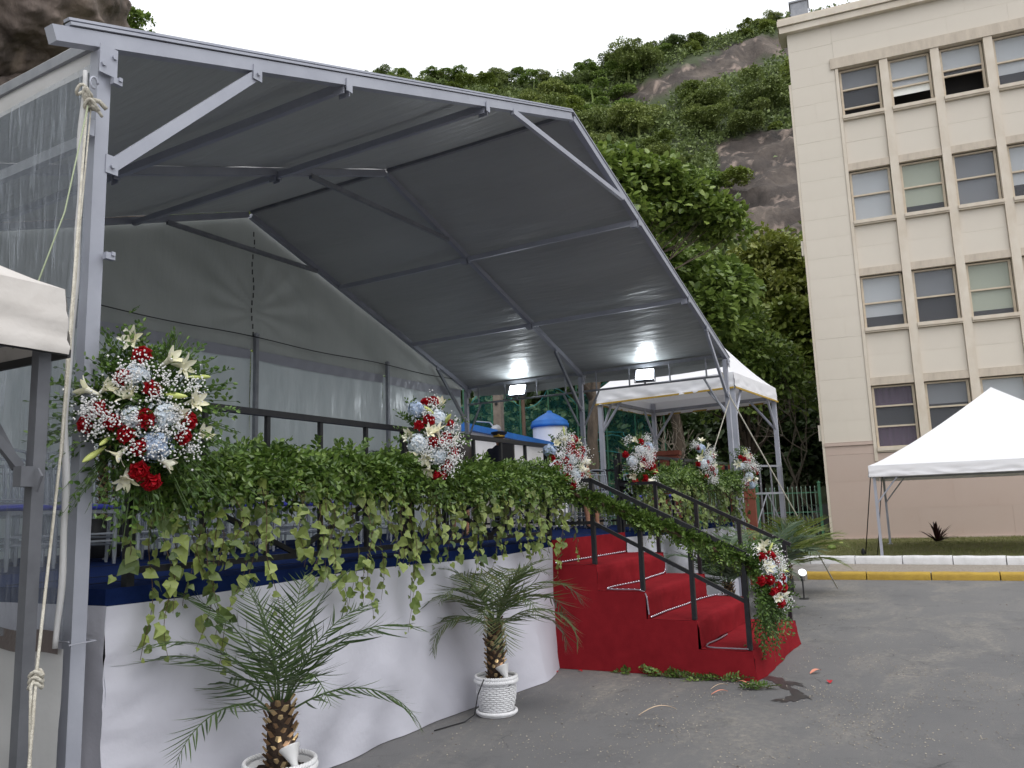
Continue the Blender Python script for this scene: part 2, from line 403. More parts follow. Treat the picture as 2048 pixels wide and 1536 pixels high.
m_bwall = M('cream_stone_wall', srgb(216, 208, 196), 0.75, var=(0.7, srgb(209, 200, 188), 0.3), dirt=(0.9, srgb(200, 188, 172), 0.62), bump=(70, 0.15, 0.005), objrand=((0.985, 0.985, 0.982), (1.01, 1.01, 1.005)))
m_btrim = M('cream_trim', srgb(220, 211, 198), 0.7, var=(1.3, srgb(200, 187, 170)), dirt=(2.0, srgb(150, 138, 124), 0.67), stretch=(1, 1, 0.6))
m_bstain = M('stained_lintel', srgb(208, 196, 180), 0.8, var=(2.6, srgb(180, 168, 154), 0.25), stretch=(2.0, 2.0, 0.6))
m_pink = M('pink_granite_base', srgb(196, 178, 168), 0.7, var=(0.8, srgb(189, 168, 157), 0.3), dirt=(0.7, srgb(180, 152, 138), 0.6), bump=(80, 0.15, 0.005), objrand=((0.95, 0.95, 0.95), (1.03, 1.02, 1.02)))
m_frame = M('cream_window_frame', srgb(206, 192, 172), 0.6, var=(6, srgb(190, 176, 156)))
m_glass = M_clear('window_glass', (0.92, 0.93, 0.95), 0.16, 0.04, milky=(0.30, 0.31, 0.34))
m_room = M('dark_room', (0.03, 0.028, 0.028), 0.9)
m_blind = M('pale_blind', srgb(242, 243, 238), 0.8)
m_blindg = M('greenish_blind', srgb(222, 226, 196), 0.8)
m_blindd = M('grey_blind', srgb(156, 157, 156), 0.8)
m_purple = M('purple_curtain', srgb(84, 36, 78), 0.8, bump=(9, 0.6, 0.02))
m_bark = M('bark', srgb(92, 80, 68), 0.9, var=(8, srgb(60, 52, 44)), bump=(16, 0.9, 0.04), stretch=(1, 1, 0.3))
m_barkp = M('pale_bark', srgb(140, 130, 118), 0.9, var=(8, srgb(104, 96, 88)))
m_almond = M('broad_glossy_leaf', (0.090, 0.144, 0.029), 0.34, island=[(0.156, 0.228, 0.041), (0.276, 0.360, 0.084), (0.054, 0.096, 0.022)], trans=0.28)
m_mid = M('mid_green_leaf', (0.100, 0.161, 0.041), 0.42, island=[(0.182, 0.268, 0.056), (0.288, 0.389, 0.094), (0.067, 0.114, 0.026)], trans=0.3)
m_olive = M('olive_leaf', (0.154, 0.190, 0.040), 0.45, island=[(0.236, 0.271, 0.054), (0.290, 0.307, 0.081)], trans=0.2)
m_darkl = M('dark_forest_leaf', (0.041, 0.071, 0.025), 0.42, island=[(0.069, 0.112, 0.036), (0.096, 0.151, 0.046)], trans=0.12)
m_hill_a = M('hill_leaf', (0.136, 0.183, 0.066), 0.55, island=[(0.204, 0.258, 0.089), (0.271, 0.332, 0.115)], trans=0.18, objrand=((0.7, 0.76, 0.75), (1.35, 1.25, 1.1)))
m_hill_b = M('hill_leaf_light', (0.145, 0.202, 0.041), 0.5, island=[(0.202, 0.265, 0.057), (0.253, 0.304, 0.076)], trans=0.18, objrand=((0.7, 0.72, 0.7), (1.25, 1.2, 1.05)))

# asphalt: dark mastic with pale sandy scuffs
def asphalt():
    m = bpy.data.materials.new('asphalt'); m.use_nodes = True
    nt = m.node_tree; n = nt.nodes; L = nt.links; b = n['Principled BSDF']
    tc = n.new('ShaderNodeTexCoord'); o = tc.outputs['Object']
    def noise(sc, det, rough=0.6, st=None, dist=0):
        z = n.new('ShaderNodeTexNoise'); z.inputs['Scale'].default_value = sc; z.inputs['Detail'].default_value = det
        z.inputs['Roughness'].default_value = rough; z.inputs['Distortion'].default_value = dist
        if st:
            mp = n.new('ShaderNodeMapping'); mp.inputs['Scale'].default_value = st; mp.inputs['Rotation'].default_value = (0, 0, rad(24))
            L.new(o, mp.inputs[0]); L.new(mp.outputs[0], z.inputs['Vector'])
        else: L.new(o, z.inputs['Vector'])
        return z.outputs[0]
    def ramp(v, a, c):
        r = n.new('ShaderNodeMapRange'); r.inputs[1].default_value = a; r.inputs[2].default_value = c; L.new(v, r.inputs[0]); return r.outputs[0]
    def mix(f, c1, c2):
        x = n.new('ShaderNodeMixRGB'); L.new(f, x.inputs[0])
        for i, c in ((1, c1), (2, c2)):
            if isinstance(c, tuple): x.inputs[i].default_value = (*c, 1)
            else: L.new(c, x.inputs[i])
        return x.outputs[0]
    def mul(a, c):
        x = n.new('ShaderNodeMath'); x.operation = 'MULTIPLY'; L.new(a, x.inputs[0])
        if isinstance(c, float): x.inputs[1].default_value = c
        else: L.new(c, x.inputs[1])
        return x.outputs[0]
    base = mix(ramp(noise(0.45, 7, 0.7), 0.3, 0.72), (0.128, 0.128, 0.133), (0.185, 0.181, 0.179))
    sand = mul(ramp(noise(0.55, 10, 0.75, (0.6, 1.6, 1), 0.5), 0.49, 0.64), ramp(noise(16, 8, 0.82), 0.42, 0.60))
    base = mix(mul(sand, 0.9), base, (0.31, 0.285, 0.245))
    dk = mul(ramp(noise(1.6, 9, 0.8), 0.54, 0.66), 0.55)
    base = mix(dk, base, (0.078, 0.078, 0.083))
    fine = mul(ramp(noise(130, 3, 0.8), 0.58, 0.70), 0.75)
    base = mix(fine, base, (0.24, 0.23, 0.215))
    vo = n.new('ShaderNodeTexVoronoi'); vo.feature = 'DISTANCE_TO_EDGE'; vo.inputs['Scale'].default_value = 0.55
    mp = n.new('ShaderNodeVectorMath'); mp.operation = 'ADD'
    nzc = n.new('ShaderNodeTexNoise'); nzc.inputs['Scale'].default_value = 2.5; nzc.inputs['Detail'].default_value = 6
    L.new(o, nzc.inputs['Vector']); sc = n.new('ShaderNodeVectorMath'); sc.operation = 'SCALE'; sc.inputs['Scale'].default_value = 0.55
    L.new(nzc.outputs['Color'], sc.inputs[0]); L.new(o, mp.inputs[0]); L.new(sc.outputs[0], mp.inputs[1]); L.new(mp.outputs[0], vo.inputs['Vector'])
    cr = n.new('ShaderNodeMapRange'); cr.inputs[1].default_value = 0.0; cr.inputs[2].default_value = 0.006
    cr.inputs[3].default_value = 1.0; cr.inputs[4].default_value = 0.0; L.new(vo.outputs['Distance'], cr.inputs[0])
    crk = mul(cr.outputs[0], ramp(noise(0.8, 3), 0.52, 0.6))
    base = mix(mul(crk, 0.75), base, (0.03, 0.03, 0.03))
    L.new(base, b.inputs['Base Color'])
    rr = n.new('ShaderNodeMapRange'); rr.inputs[3].default_value = 0.62; rr.inputs[4].default_value = 0.92
    L.new(noise(0.9, 4), rr.inputs[0]); L.new(rr.outputs[0], b.inputs['Roughness'])
    bp = n.new('ShaderNodeBump'); bp.inputs['Strength'].default_value = 0.9; bp.inputs['Distance'].default_value = 0.010
    L.new(noise(110, 5, 0.7), bp.inputs['Height']); L.new(bp.outputs[0], b.inputs['Normal'])
    return m
m_asphalt = asphalt()

def rockmat(name, mask=False, br=0.8):
    m = bpy.data.materials.new(name); m.use_nodes = True
    nt = m.node_tree; n = nt.nodes; L = nt.links; b = n['Principled BSDF']; b.inputs['Roughness'].default_value = 0.85
    tc = n.new('ShaderNodeTexCoord'); mp = n.new('ShaderNodeMapping'); mp.inputs['Scale'].default_value = (1, 1, 0.35)
    L.new(tc.outputs['Object'], mp.inputs[0])
    a = n.new('ShaderNodeTexNoise'); a.inputs['Scale'].default_value = 0.16; a.inputs['Detail'].default_value = 9; a.inputs['Roughness'].default_value = 0.68
    L.new(mp.outputs[0], a.inputs['Vector'])
    r = n.new('ShaderNodeValToRGB'); e = r.color_ramp.elements
    e[0].position = 0.34; e[0].color = (*srgb(42, 36, 33), 1); e[1].position = 0.7; e[1].color = (*srgb(110, 99, 90), 1)
    x = e.new(0.5); x.color = (*srgb(73, 64, 59), 1)
    for q_ in e: q_.color = (q_.color[0]*br, q_.color[1]*br, q_.color[2]*br, 1)
    L.new(a.outputs[0], r.inputs[0])
    st = n.new('ShaderNodeTexNoise'); st.inputs['Scale'].default_value = 0.6; st.inputs['Detail'].default_value = 6
    mp2 = n.new('ShaderNodeMapping'); mp2.inputs['Scale'].default_value = (1, 1, 0.12); L.new(tc.outputs['Object'], mp2.inputs[0]); L.new(mp2.outputs[0], st.inputs['Vector'])
    rs = n.new('ShaderNodeMapRange'); rs.inputs[1].default_value = 0.56; rs.inputs[2].default_value = 0.72; L.new(st.outputs[0], rs.inputs[0])
    mx = n.new('ShaderNodeMixRGB'); L.new(rs.outputs[0], mx.inputs[0]); L.new(r.outputs[0], mx.inputs[1]); mx.inputs[2].default_value = (*srgb(140, 124, 114), 1)
    col = mx.outputs[0]
    if mask:
        at = n.new('ShaderNodeAttribute'); at.attribute_name = 'rock'
        sm = n.new('ShaderNodeMixRGB'); L.new(at.outputs['Fac'], sm.inputs[0]); sm.inputs[1].default_value = (0.045, 0.06, 0.022, 1)
        L.new(col, sm.inputs[2]); col = sm.outputs[0]
    L.new(col, b.inputs['Base Color'])
    bp = n.new('ShaderNodeBump'); bp.inputs['Strength'].default_value = 0.8; bp.inputs['Distance'].default_value = 0.6
    a2 = n.new('ShaderNodeTexNoise'); a2.inputs['Scale'].default_value = 0.7; a2.inputs['Detail'].default_value = 8; L.new(mp.outputs[0], a2.inputs['Vector'])
    L.new(a2.outputs[0], bp.inputs['Height']); L.new(bp.outputs[0], b.inputs['Normal'])
    return m
m_rock = rockmat('granite', False, 2.3)
m_terrain = rockmat('hill_ground', True)

# ================================================================== SETTING
def polar(az, d, z=None, el=None):
    """world point at bearing az (deg) and distance d from the photographer's spot"""
    a = rad(az); x = -7.77+d*math.cos(a); y = -3.82+d*math.sin(a)
    if z is None: z = 1.6+d*math.tan(rad(el))
    return np.array([x, y, z])

# ground
g = MB(); g.grid(lambda u, v: np.stack([-300+600*u, -300+600*v, 0*u], 1), 2, 2)
struct(g.build('asphalt_ground', m_asphalt))

# wet stain spilled by the stair corner (flat film)
def stain(name, mat, pts, z):
    n = len(pts); MB().add(np.array([[x, y, z] for x, y in pts]), np.arange(n)[None]).build(name, mat, kind='structure')
m_wet = M('wet_stain', (0.040, 0.034, 0.036), 0.3, var=(14, (0.075, 0.070, 0.072), 0.2))
def ragged(cx, cy, rx, ry, rot, n=160, amp=0.42, sd=0):
    out = []
    for i in range(n):
        a = 2*math.pi*i/n; k = 1+amp*mnoise.fractal(Vector((math.cos(a)*2.2+sd, math.sin(a)*2.2, sd*1.3)), 0.7, 2.1, 5)*1.9
        x = rx*k*math.cos(a); y = ry*k*math.sin(a); out.append((cx+x*math.cos(rot)-y*math.sin(rot), cy+x*math.sin(rot)+y*math.cos(rot)))
    return out
stain('water_stain', m_wet, ragged(0.06, -2.22, 0.26, 0.07, 0.9, sd=1), 0.003)
stain('water_stain', m_wet, ragged(-0.25, -2.35, 0.30, 0.045, 0.5, sd=4), 0.0035)
stain('water_stain', m_wet, ragged(-0.58, -2.42, 0.17, 0.06, -0.5, sd=7), 0.004)

# pavement between the kerbs, raised one step
KY0 = np.array([10.19, -0.82]); KD = nrm(np.array([0.04, -1.0])); KN = np.array([-KD[1], KD[0]])
WK0 = np.array([12.98, 0.0]); WKD = nrm(np.array([-0.085, -1.0])); WKN = np.array([-WKD[1], WKD[0]])
def slab(name, mat, poly, z, thick):
    n = len(poly); V = [[x, y, z] for x, y in poly]+[[x, y, z-thick] for x, y in poly]
    F4 = np.array([[i, (i+1) % n, n+(i+1) % n, n+i] for i in range(n)])
    b = MB(); b.add(V, [np.arange(n)[::-1][None], F4]); return struct(b.build(name, mat))
slab('pebble_pavement', m_pebble, [tuple(KY0+KN*0.16+KD*0.35), tuple(KY0+KN*0.16+KD*16), tuple(WK0+WKD*16-WKN*0.1), tuple(WK0+WKD*0.95-WKN*0.1)], 0.118, 0.118)
slab('concrete_path', m_pavec, [(9.75, -0.85), (10.3, -0.85), (10.36, -1.16), (12.82, -0.95), (12.9, 2.5), (12.5, 6.0), (9.6, 6.0)], 0.112, 0.112)
lawn_poly = [tuple(WK0+WKD*-7+WKN*0.1), tuple(WK0+WKD*16+WKN*0.1), (24.5, -14.0), (22.25, 0.15), (20.8, 11.0), (14.2, 10.5)]
slab('lawn', m_lawn, lawn_poly, 0.25, 0.2)

def kerb(name, label, mat, p0, d, nrmv, n, step, w, h, seed):
    root = thing(name, label, 'kerb', (p0[0], p0[1], 0)); rs = np.random.RandomState(seed)
    mes = []
    for k in range(3):
        b = MB(); L = step-0.022
        prof = [(-w/2, 0), (-w/2, h-0.05), (-w/2+0.02, h-0.012), (-w/2+0.05, h), (w/2-0.04, h), (w/2, h-0.03), (w/2, 0)]
        ns = 7
        for i in range(ns):
            pass
        def fn(u, v):
            idx = np.clip((v*(len(prof)-1)+0.5).astype(int), 0, len(prof)-1); P = np.array(prof)[idx]
            X = u*L; j = np.array([mnoise.noise(Vector((x*4+k*9, y*5, z*5))) for x, (y, z) in zip(X, P)])*0.010
            return np.stack([X, P[:, 0]+j, P[:, 1]+j*(P[:, 1] > 0.05)], 1)
        b.grid(fn, 12, len(prof))
        b.box((0.004, 0, h/2-0.01), (0.008, w-0.03, h-0.03)); b.box((L-0.004, 0, h/2-0.01), (0.008, w-0.03, h-0.03))
        mes.append(b.mesh('kerb_stone', mat, True))
    R0 = np.array([[d[0], -d[1], 0], [d[1], d[0], 0], [0, 0, 1.0]])
    for i in range(n):
        p = np.array([d[0], d[1]])*i*step
        inst(mes[i % 3], 'kerb_stone', root, (p[0]+rs.normal()*0.006, p[1], rs.normal()*0.004), R0)
    return root
kerb('yellow_kerb', 'yellow painted kerb along the edge of the parking asphalt', m_yellow, KY0, KD, KN, 14, 1.15, 0.30, 0.15, 1)
kerb('white_kerb', 'white painted kerb bordering the lawn below the cream building', m_kerbw, WK0-WKD*5.5, WKD, WKN, 20, 1.0, 0.2, 0.30, 2)

# grass on the lawn
def in_poly(x, y, poly):
    inside = np.zeros(len(x), bool); n = len(poly)
    for i in range(n):
        x0, y0 = poly[i]; x1, y1 = poly[(i+1) % n]
        c = ((y0 > y) != (y1 > y)) & (x < (x1-x0)*(y-y0)/(y1-y0+1e-12)+x0); inside ^= c
    return inside
N = 60000
gx = RS.uniform(11.5, 23, N); gy = RS.uniform(-9, 8, N); k = in_poly(gx, gy, lawn_poly); gx, gy = gx[k], gy[k]
dens = np.array([mnoise.noise(Vector((x*0.9, y*0.9, 0))) for x, y in zip(gx, gy)]); k = dens > RS.uniform(-0.9, 0.35, len(gx)); gx, gy = gx[k], gy[k]
b = MB(); n = len(gx)
d = randdir(n); d[:, 2] = np.abs(d[:, 2])+0.7; d = nrm(d)
b.scatter(np.array([[0, -0.10, 0], [0, 0.10, 0], [1, 0, 0.05]]), [np.array([[0, 1, 2]])], np.stack([gx, gy, np.full(n, 0.25)], 1), basis(d, randdir(n)), RS.uniform(0.03, 0.075, n))
o = b.build('lawn_grass', m_grass, kind='stuff'); tag(o, 'short dry green grass covering the lawn by the cream building', 'grass')

# ------------------------------------------------------------------ cream office building
BLD = (22.22, 0.214, 0.0); BRZ = rad(-82.97)
bld = thing('office_building', 'cream four storey stone office block with pink base and sash windows', 'building', BLD, BRZ)
X0, WW, WP = 1.643, 1.366, 1.641
TOPS = [17.14, 13.21, 9.317, 5.42]; BOTS = [15.12, 11.147, 7.266, 3.12]
NC = 8; XR_ = X0+WP*(NC-1)+WW; XE = XR_+1.7; DEP = 14.0
b = MB(); b.box((XE/2, 1.0+DEP/2, 9.4), (XE-0.02, DEP, 18.8)); b.box((0.8, 0.53, 9.4), (1.5, 0.94, 18.8)); b.box((XR_+0.95, 0.53, 9.4), (1.4, 0.94, 18.8))
b.box((XE/2, 0.53, 18.0), (XE-0.4, 0.94, 1.0)); b.box((XE/2, 0.55, 1.6), (XE-0.1, 0.98, 3.0))
for t, bt in zip(TOPS[1:], BOTS[:-1]): b.box(((X0+XR_)/2, 0.57, (t+bt)/2), (XR_-X0+0.1, 0.86, bt-t-0.06))
for z in range(4):
    pass
b.build('wall', m_bwall, bld, local=True)
rm = MB(); rm.box(((X0+XR_)/2, 0.985, 10), (XR_-X0+0.2, 0.02, 15)); rm.build('dark_interior', m_room, bld, local=True)
def panels(x0, x1, z0, z1, nc, ch, y, mat, name, t=0.05, off=0.0):
    """courses of facing stones with recessed joints"""
    nr = max(1, int(round((z1-z0)/ch))); hz = (z1-z0)/nr
    bk = MB(); bk.box(((x0+x1)/2, y+0.012, (z0+z1)/2), (x1-x0-0.004, 0.06, z1-z0-0.004)); bk.build("joint_mortar", mat, bld, local=True)
    for r in range(nr):
        edges = list(np.linspace(x0, x1, nc+1))
        if nc > 1 and r % 2: edges = [x0]+[e+off for e in edges[1:-1]]+[x1]
        for i in range(len(edges)-1):
            w = edges[i+1]-edges[i]-0.006; h = hz-0.006; key = (round(w, 3), round(h, 3), mat.name)
            if key not in PC: bb = MB(); bb.box((0, 0, 0), (w, t, h)); PC[key] = bb.mesh('stone_panel', mat)
            inst(PC[key], name, bld, ((edges[i]+edges[i+1])/2, y+RS.normal()*0.0015, z0+hz*(r+0.5)))
PC = {}
panels(0.0, X0-0.11, 3.53, 18.90, 2, 0.73, 0.035, m_bwall, 'stone_panel', off=0.25)
panels(X0-0.11, XR_+0.11, 17.56, 18.90, 7, 0.67, 0.035, m_bwall, 'stone_panel', off=0.6)
panels(XR_+0.11, XE, 3.53, 18.90, 2, 0.73, 0.035, m_bwall, 'stone_panel', off=-0.2)
panels(0.0, XE, 0.30, 3.1, 6, 0.93, 0.032, m_pink, 'base_panel', off=1.1)
panels(0.0, X0-0.11, 3.1, 3.40, 1, 0.3, 0.032, m_pink, 'base_panel')
panels(XR_+0.11, XE, 3.1, 3.40, 1, 0.3, 0.032, m_pink, 'base_panel')
b = MB(); b.box((X0/2-0.07, -0.005, 3.465), (X0-0.10, 0.07, 0.11)); b.build('string_course', m_pink, bld, local=True)
b = MB(); b.box((XE/2, 0.01, 0.26), (XE+0.06, 0.12, 0.09)); b.build('plinth', m_pink, bld, local=True)
b = MB(); b.box((XE/2-0.1, 0.35, 19.02), (XE+0.3, 1.1, 0.24)); b.box((XE/2-0.1, 0.33, 19.27), (XE+0.40, 1.2, 0.22)); b.box((XE/2-0.1, 0.36, 19.44), (XE+0.34, 1.1, 0.10))
b.build('cornice', m_btrim, bld, local=True)
b = MB(); b.box((XE/2, DEP/2+0.8, 18.95), (XE, DEP, 0.3)); b.build('roof', m_pavec, bld, local=True)
# pilasters between the windows, one strip each
pil = MB(); pil.box((0, 0.12, (2.83+17.14)/2), (WP-WW-0.004, 0.24, 17.14-2.83)); pme = pil.mesh('pilaster', m_btrim)
for k in range(1, NC): inst(pme, 'pilaster', bld, (X0+WP*k-(WP-WW)/2, -0.02, 0))
edg = MB(); edg.box((0, 0.10, (2.83+17.14)/2), (0.108, 0.22, 17.14-2.83)); eme = edg.mesh('pilaster', m_btrim)
inst(eme, 'pilaster', bld, (X0-0.055, -0.012, 0)); inst(eme, 'pilaster', bld, (XR_+0.055, -0.012, 0))
b = MB(); b.box(((X0+XR_)/2, 0.10, 17.35), (XR_-X0+0.5, 0.30, 0.40)); b.build('lintel', m_bstain, bld, local=True)
b = MB(); b.box((WW/2, 0.07, 0.13), (WW-0.004, 0.14, 0.26)); lme = b.mesh('lintel', m_bstain)
b = MB(); b.box((WW/2, 0.06, -0.06), (WW-0.006, 0.26, 0.12)); b.box((WW/2, 0.075, -0.145), (WW-0.006, 0.20, 0.05)); sme = b.mesh('sill', m_btrim)
for k in range(NC):
    x = X0+WP*k
    for r in range(4):
        inst(sme, 'sill', bld, (x, 0.0, BOTS[r]+0.17))
        if r: inst(lme, 'lintel', bld, (x, 0.03, TOPS[r]))
    for r in range(3):
        panels(x+0.004, x+WW-0.004, TOPS[r+1]+0.27, BOTS[r]-0.01, 1, 0.83, 0.115, m_bwall, 'stone_panel')
# windows: (row, column) -> sash rail heights (fractions from the top), pane flags, blind depth + material, meeting sash raised
def window(k, r, rails, glass, blind=None, bmat=None, extra=None):
    x = X0+WP*k; zt = TOPS[r]-0.03; zb = BOTS[r]+0.17; H = zt-zb; y = 0.24
    f = MB(); fw = 0.075
    f.box((x+fw/2+0.02, y, (zt+zb)/2), (fw, 0.10, H)); f.box((x+WW-fw/2-0.02, y, (zt+zb)/2), (fw, 0.10, H))
    f.box((x+WW/2, y-0.003, zt-0.025), (WW-0.06, 0.10, 0.05)); f.box((x+WW/2, y-0.003, zb+0.02), (WW-0.06, 0.11, 0.04))
    for q in rails: f.box((x+WW/2, y-0.02, zt-H*q), (WW-0.16, 0.07, 0.055))
    fo = f.build('window', m_frame, bld, local=True)
    ed = [0]+list(rails)+[1]
    for i, gl in enumerate(glass):
        if gl:
            p = MB(); p.box((x+WW/2, y+0.012, zt-H*(ed[i]+ed[i+1])/2), (WW-0.19, 0.008, H*(ed[i+1]-ed[i])-0.02)); po = p.build('pane', m_glass, fo, local=True)
    if blind:
        q = MB()
        n = max(4, int(blind*H/0.045))
        for j in range(n):
            z = zt-0.06-(blind*H-0.06)*j/n; q.box((x+WW/2, y+0.035, z-0.018), (WW-0.16, 0.006, blind*H/n*0.93))
        qo = q.build('blind', bmat, fo, local=True)
    if extra:
        for (f0, f1, mt) in extra:
            q = MB(); q.grid(lambda u, v: np.stack([x+0.09+u*(WW-0.18), y+0.12+0.025*np.sin(u*38), zt-H*(f0+(f1-f0)*v)], 1), 30, 3); q.build('curtain', mt, fo, smooth=True, local=True)
DEF = {
 (0, 0): ([.42, .82], [1, 1, 0], .40, m_blindd), (0, 1): ([.42, .58], [1, 1, 0], .74, m_blind), (0, 2): ([.44, .56], [1, 1, 0], .42, m_blind),
 (0, 3): ([.5], [1, 1], .74, m_blind), (0, 4): ([.5], [1, 1], .5, m_blindd),
 (1, 0): ([.48], [1, 1], .99, m_blind), (1, 1): ([.48], [1, 1], .84, m_blindg), (1, 2): ([.48], [1, 1], .95, m_blindd), (1, 3): ([.5], [1, 1], .74, m_blind),
 (2, 0): ([.52], [1, 1], .78, m_blind), (2, 1): ([.52], [1, 1], .5, m_blindd), (2, 2): ([.5], [1, 1], .88, m_blindg), (2, 3): ([.5], [1, 1], .6, m_blind),
 (3, 1): ([.40], [1, 1], .35, m_blindd), (3, 2): ([.4], [1, 1], .38, m_blind)}
for r in range(4):
    for k in range(NC):
        if (r, k) == (3, 0): window(k, r, [.33, .66], [1, 1, 1], None, None, [(.0, .34, m_purple), (.66, 1.0, m_purple)])
        elif (r, k) in DEF: window(k, r, *DEF[(r, k)])
        else: window(k, r, [.5], [1, 1], RS.choice([.3, .55, .8, .98]), [m_blind, m_blindg, m_blindd][RS.randint(3)])
b = MB(); b.box((-0.045, 0.06, 8.6), (0.085, 0.12, 16.6)); b.build('downpipe', m_btrim, bld, local=True)
for z in (10.6, 3.9):
    b = MB(); b.box((-0.13, 0.10, z), (0.09, 0.12, 0.55)); b.build('cable_box', m_bwall, bld, local=True)
v = thing('roof_vent', 'grey metal vent box standing on the roof corner of the cream building', 'vent', (22.35, 0.15, 19.50), BRZ)
b = MB(); b.box((0.45, 0.5, 0.42), (0.62, 0.55, 0.84)); b.build('casing', m_steel_d, v, local=True)
b = MB(); b.box((0.45, 0.5, 0.87), (0.72, 0.65, 0.06)); b.build('lid', m_steel_d, v, local=True)
b = MB(); b.bar((0.10, 0.45, 0.5), (0.15, 0.45, 0.5), 0.08, 0.08); b.bar((0.78, 0.45, 0.55), (0.84, 0.45, 0.55), 0.08, 0.08); b.build('bracket', m_steel, v, local=True)

# ------------------------------------------------------------------ hill
E_AZ = [-60, -40, 0, 5, 9, 12, 17, 21, 25, 30, 35, 38, 41, 44, 46, 50, 53, 56, 60, 65, 70, 100, 130, 160]
E_EL = [26, 28, 30.0, 30.4, 30.6, 30.6, 30.4, 30.0, 29.2, 29.1, 29.4, 29.3, 28.3, 27.2, 25, 21, 21, 23, 26, 29, 31, 32, 30, 26]
R0_, RR_ = 46.0, 150.0
ROCKS = [[(22.0, 27.5), (17.0, 28.7), (13, 29.4), (10.1, 29.9), (6.0, 30.0), (6.0, 28.9), (11, 28.5), (14.5, 27.9), (17.5, 27.3)],
         [(12.9, 23.9), (10.0, 24.3), (4.0, 23.6), (4.0, 17.0), (11.3, 17.2), (14.8, 18.2), (13.2, 20.4)]]
def hill_h(az, r):
    E = np.interp(az, E_AZ, E_EL); t = np.clip((r-R0_)/(RR_-R0_), 0, 1.35)
    gfun = np.where(t < 1, np.maximum(t, 0)**0.62, 1-0.5*(t-1))
    return 1.6*gfun+np.tan(np.radians(E))*r*gfun
def rockmask(az, el):
    m = np.zeros(len(az), bool)
    for p in ROCKS: m |= in_poly(np.asarray(az), np.asarray(el), p)
    return m
naz, nr = 560, 190
def hill_fn(u, v):
    az = -60+220*u; az = np.where(u < 0, az, az); r = R0_-2+185*v**1.25
    h = hill_h(az, r)
    P = np.stack([-7.77+r*np.cos(np.radians(az)), -3.82+r*np.sin(np.radians(az)), h], 1)
    nz = np.array([mnoise.fractal(Vector(p)*0.05, 1.0, 2.1, 5) for p in P])
    fade = np.clip((r-R0_)/12, 0, 1); P[:, 2] += nz*2.0*fade-0.25*(1-fade)
    dv = P-CAM; rk = rockmask(np.degrees(np.arctan2(dv[:, 1], dv[:, 0])), np.degrees(np.arctan2(dv[:, 2], np.hypot(dv[:, 0], dv[:, 1])))).astype(float)
    rg = np.array([mnoise.ridged_multi_fractal(Vector((p[0]*0.16, p[1]*0.16, p[2]*0.10)), 0.8, 2.2, 5, 1.0, 2.0) if k else 0.0 for p, k in zip(P, rk)])
    P[:, 2] += rk*(rg-0.9)*1.5
    return P
hb = MB(); hb.grid(hill_fn, naz, nr)
hill = struct(hb.build('hill_terrain', m_terrain, smooth=True))
V = np.concatenate(hb.v); d = V-CAM; azv = np.degrees(np.arctan2(d[:, 1], d[:, 0])); elv = np.degrees(np.arctan2(d[:, 2], np.hypot(d[:, 0], d[:, 1])))
mask = rockmask(azv+0.5*np.array([mnoise.noise(Vector(p)*0.25) for p in V]), elv+0.5*np.array([mnoise.noise(Vector(p)*0.22+Vector((9, 9, 9))) for p in V])).astype(np.float32)
mask = np.maximum(mask, ((azv > 50) & (azv < 76)).astype(np.float32))
at = hill.data.attributes.new('rock', 'FLOAT', 'POINT'); at.data.foreach_set('value', mask)

# big granite boulders on the left
def boulder(name, c, r, seed, amp, label):
    b = MB(); b.blob((0, 0, 0), (1, 1, 1), 300, 180); V = b.v[0]
    s = Vector((seed*3.1, seed*1.7, seed))
    n1 = np.array([mnoise.fractal(Vector(p)*1.3+s, 1.0, 2.0, 3) for p in V]); n2 = np.array([mnoise.hetero_terrain(Vector(p)*4+s, 0.9, 2.1, 6, 0.6) for p in V])
    b.v[0] = (V*(1+amp*n1+0.055*n2)[:, None])*np.asarray(r)
    b.v[0] = b.v[0]+np.asarray(c)
    o = b.build(name, m_rock, smooth=True); tag(o, label, 'rock'); return o
boulder('granite_boulder', polar(64.0, 72, el=29.2), (10.6, 10.6, 8.6), 1, 0.13, 'huge brown granite boulder overhanging behind the left end of the marquee')
boulder('granite_boulder', polar(66.0, 82, el=19.0), (16, 16, 11), 2, 0.10, 'lower cracked granite outcrop recessed under the overhanging boulder')

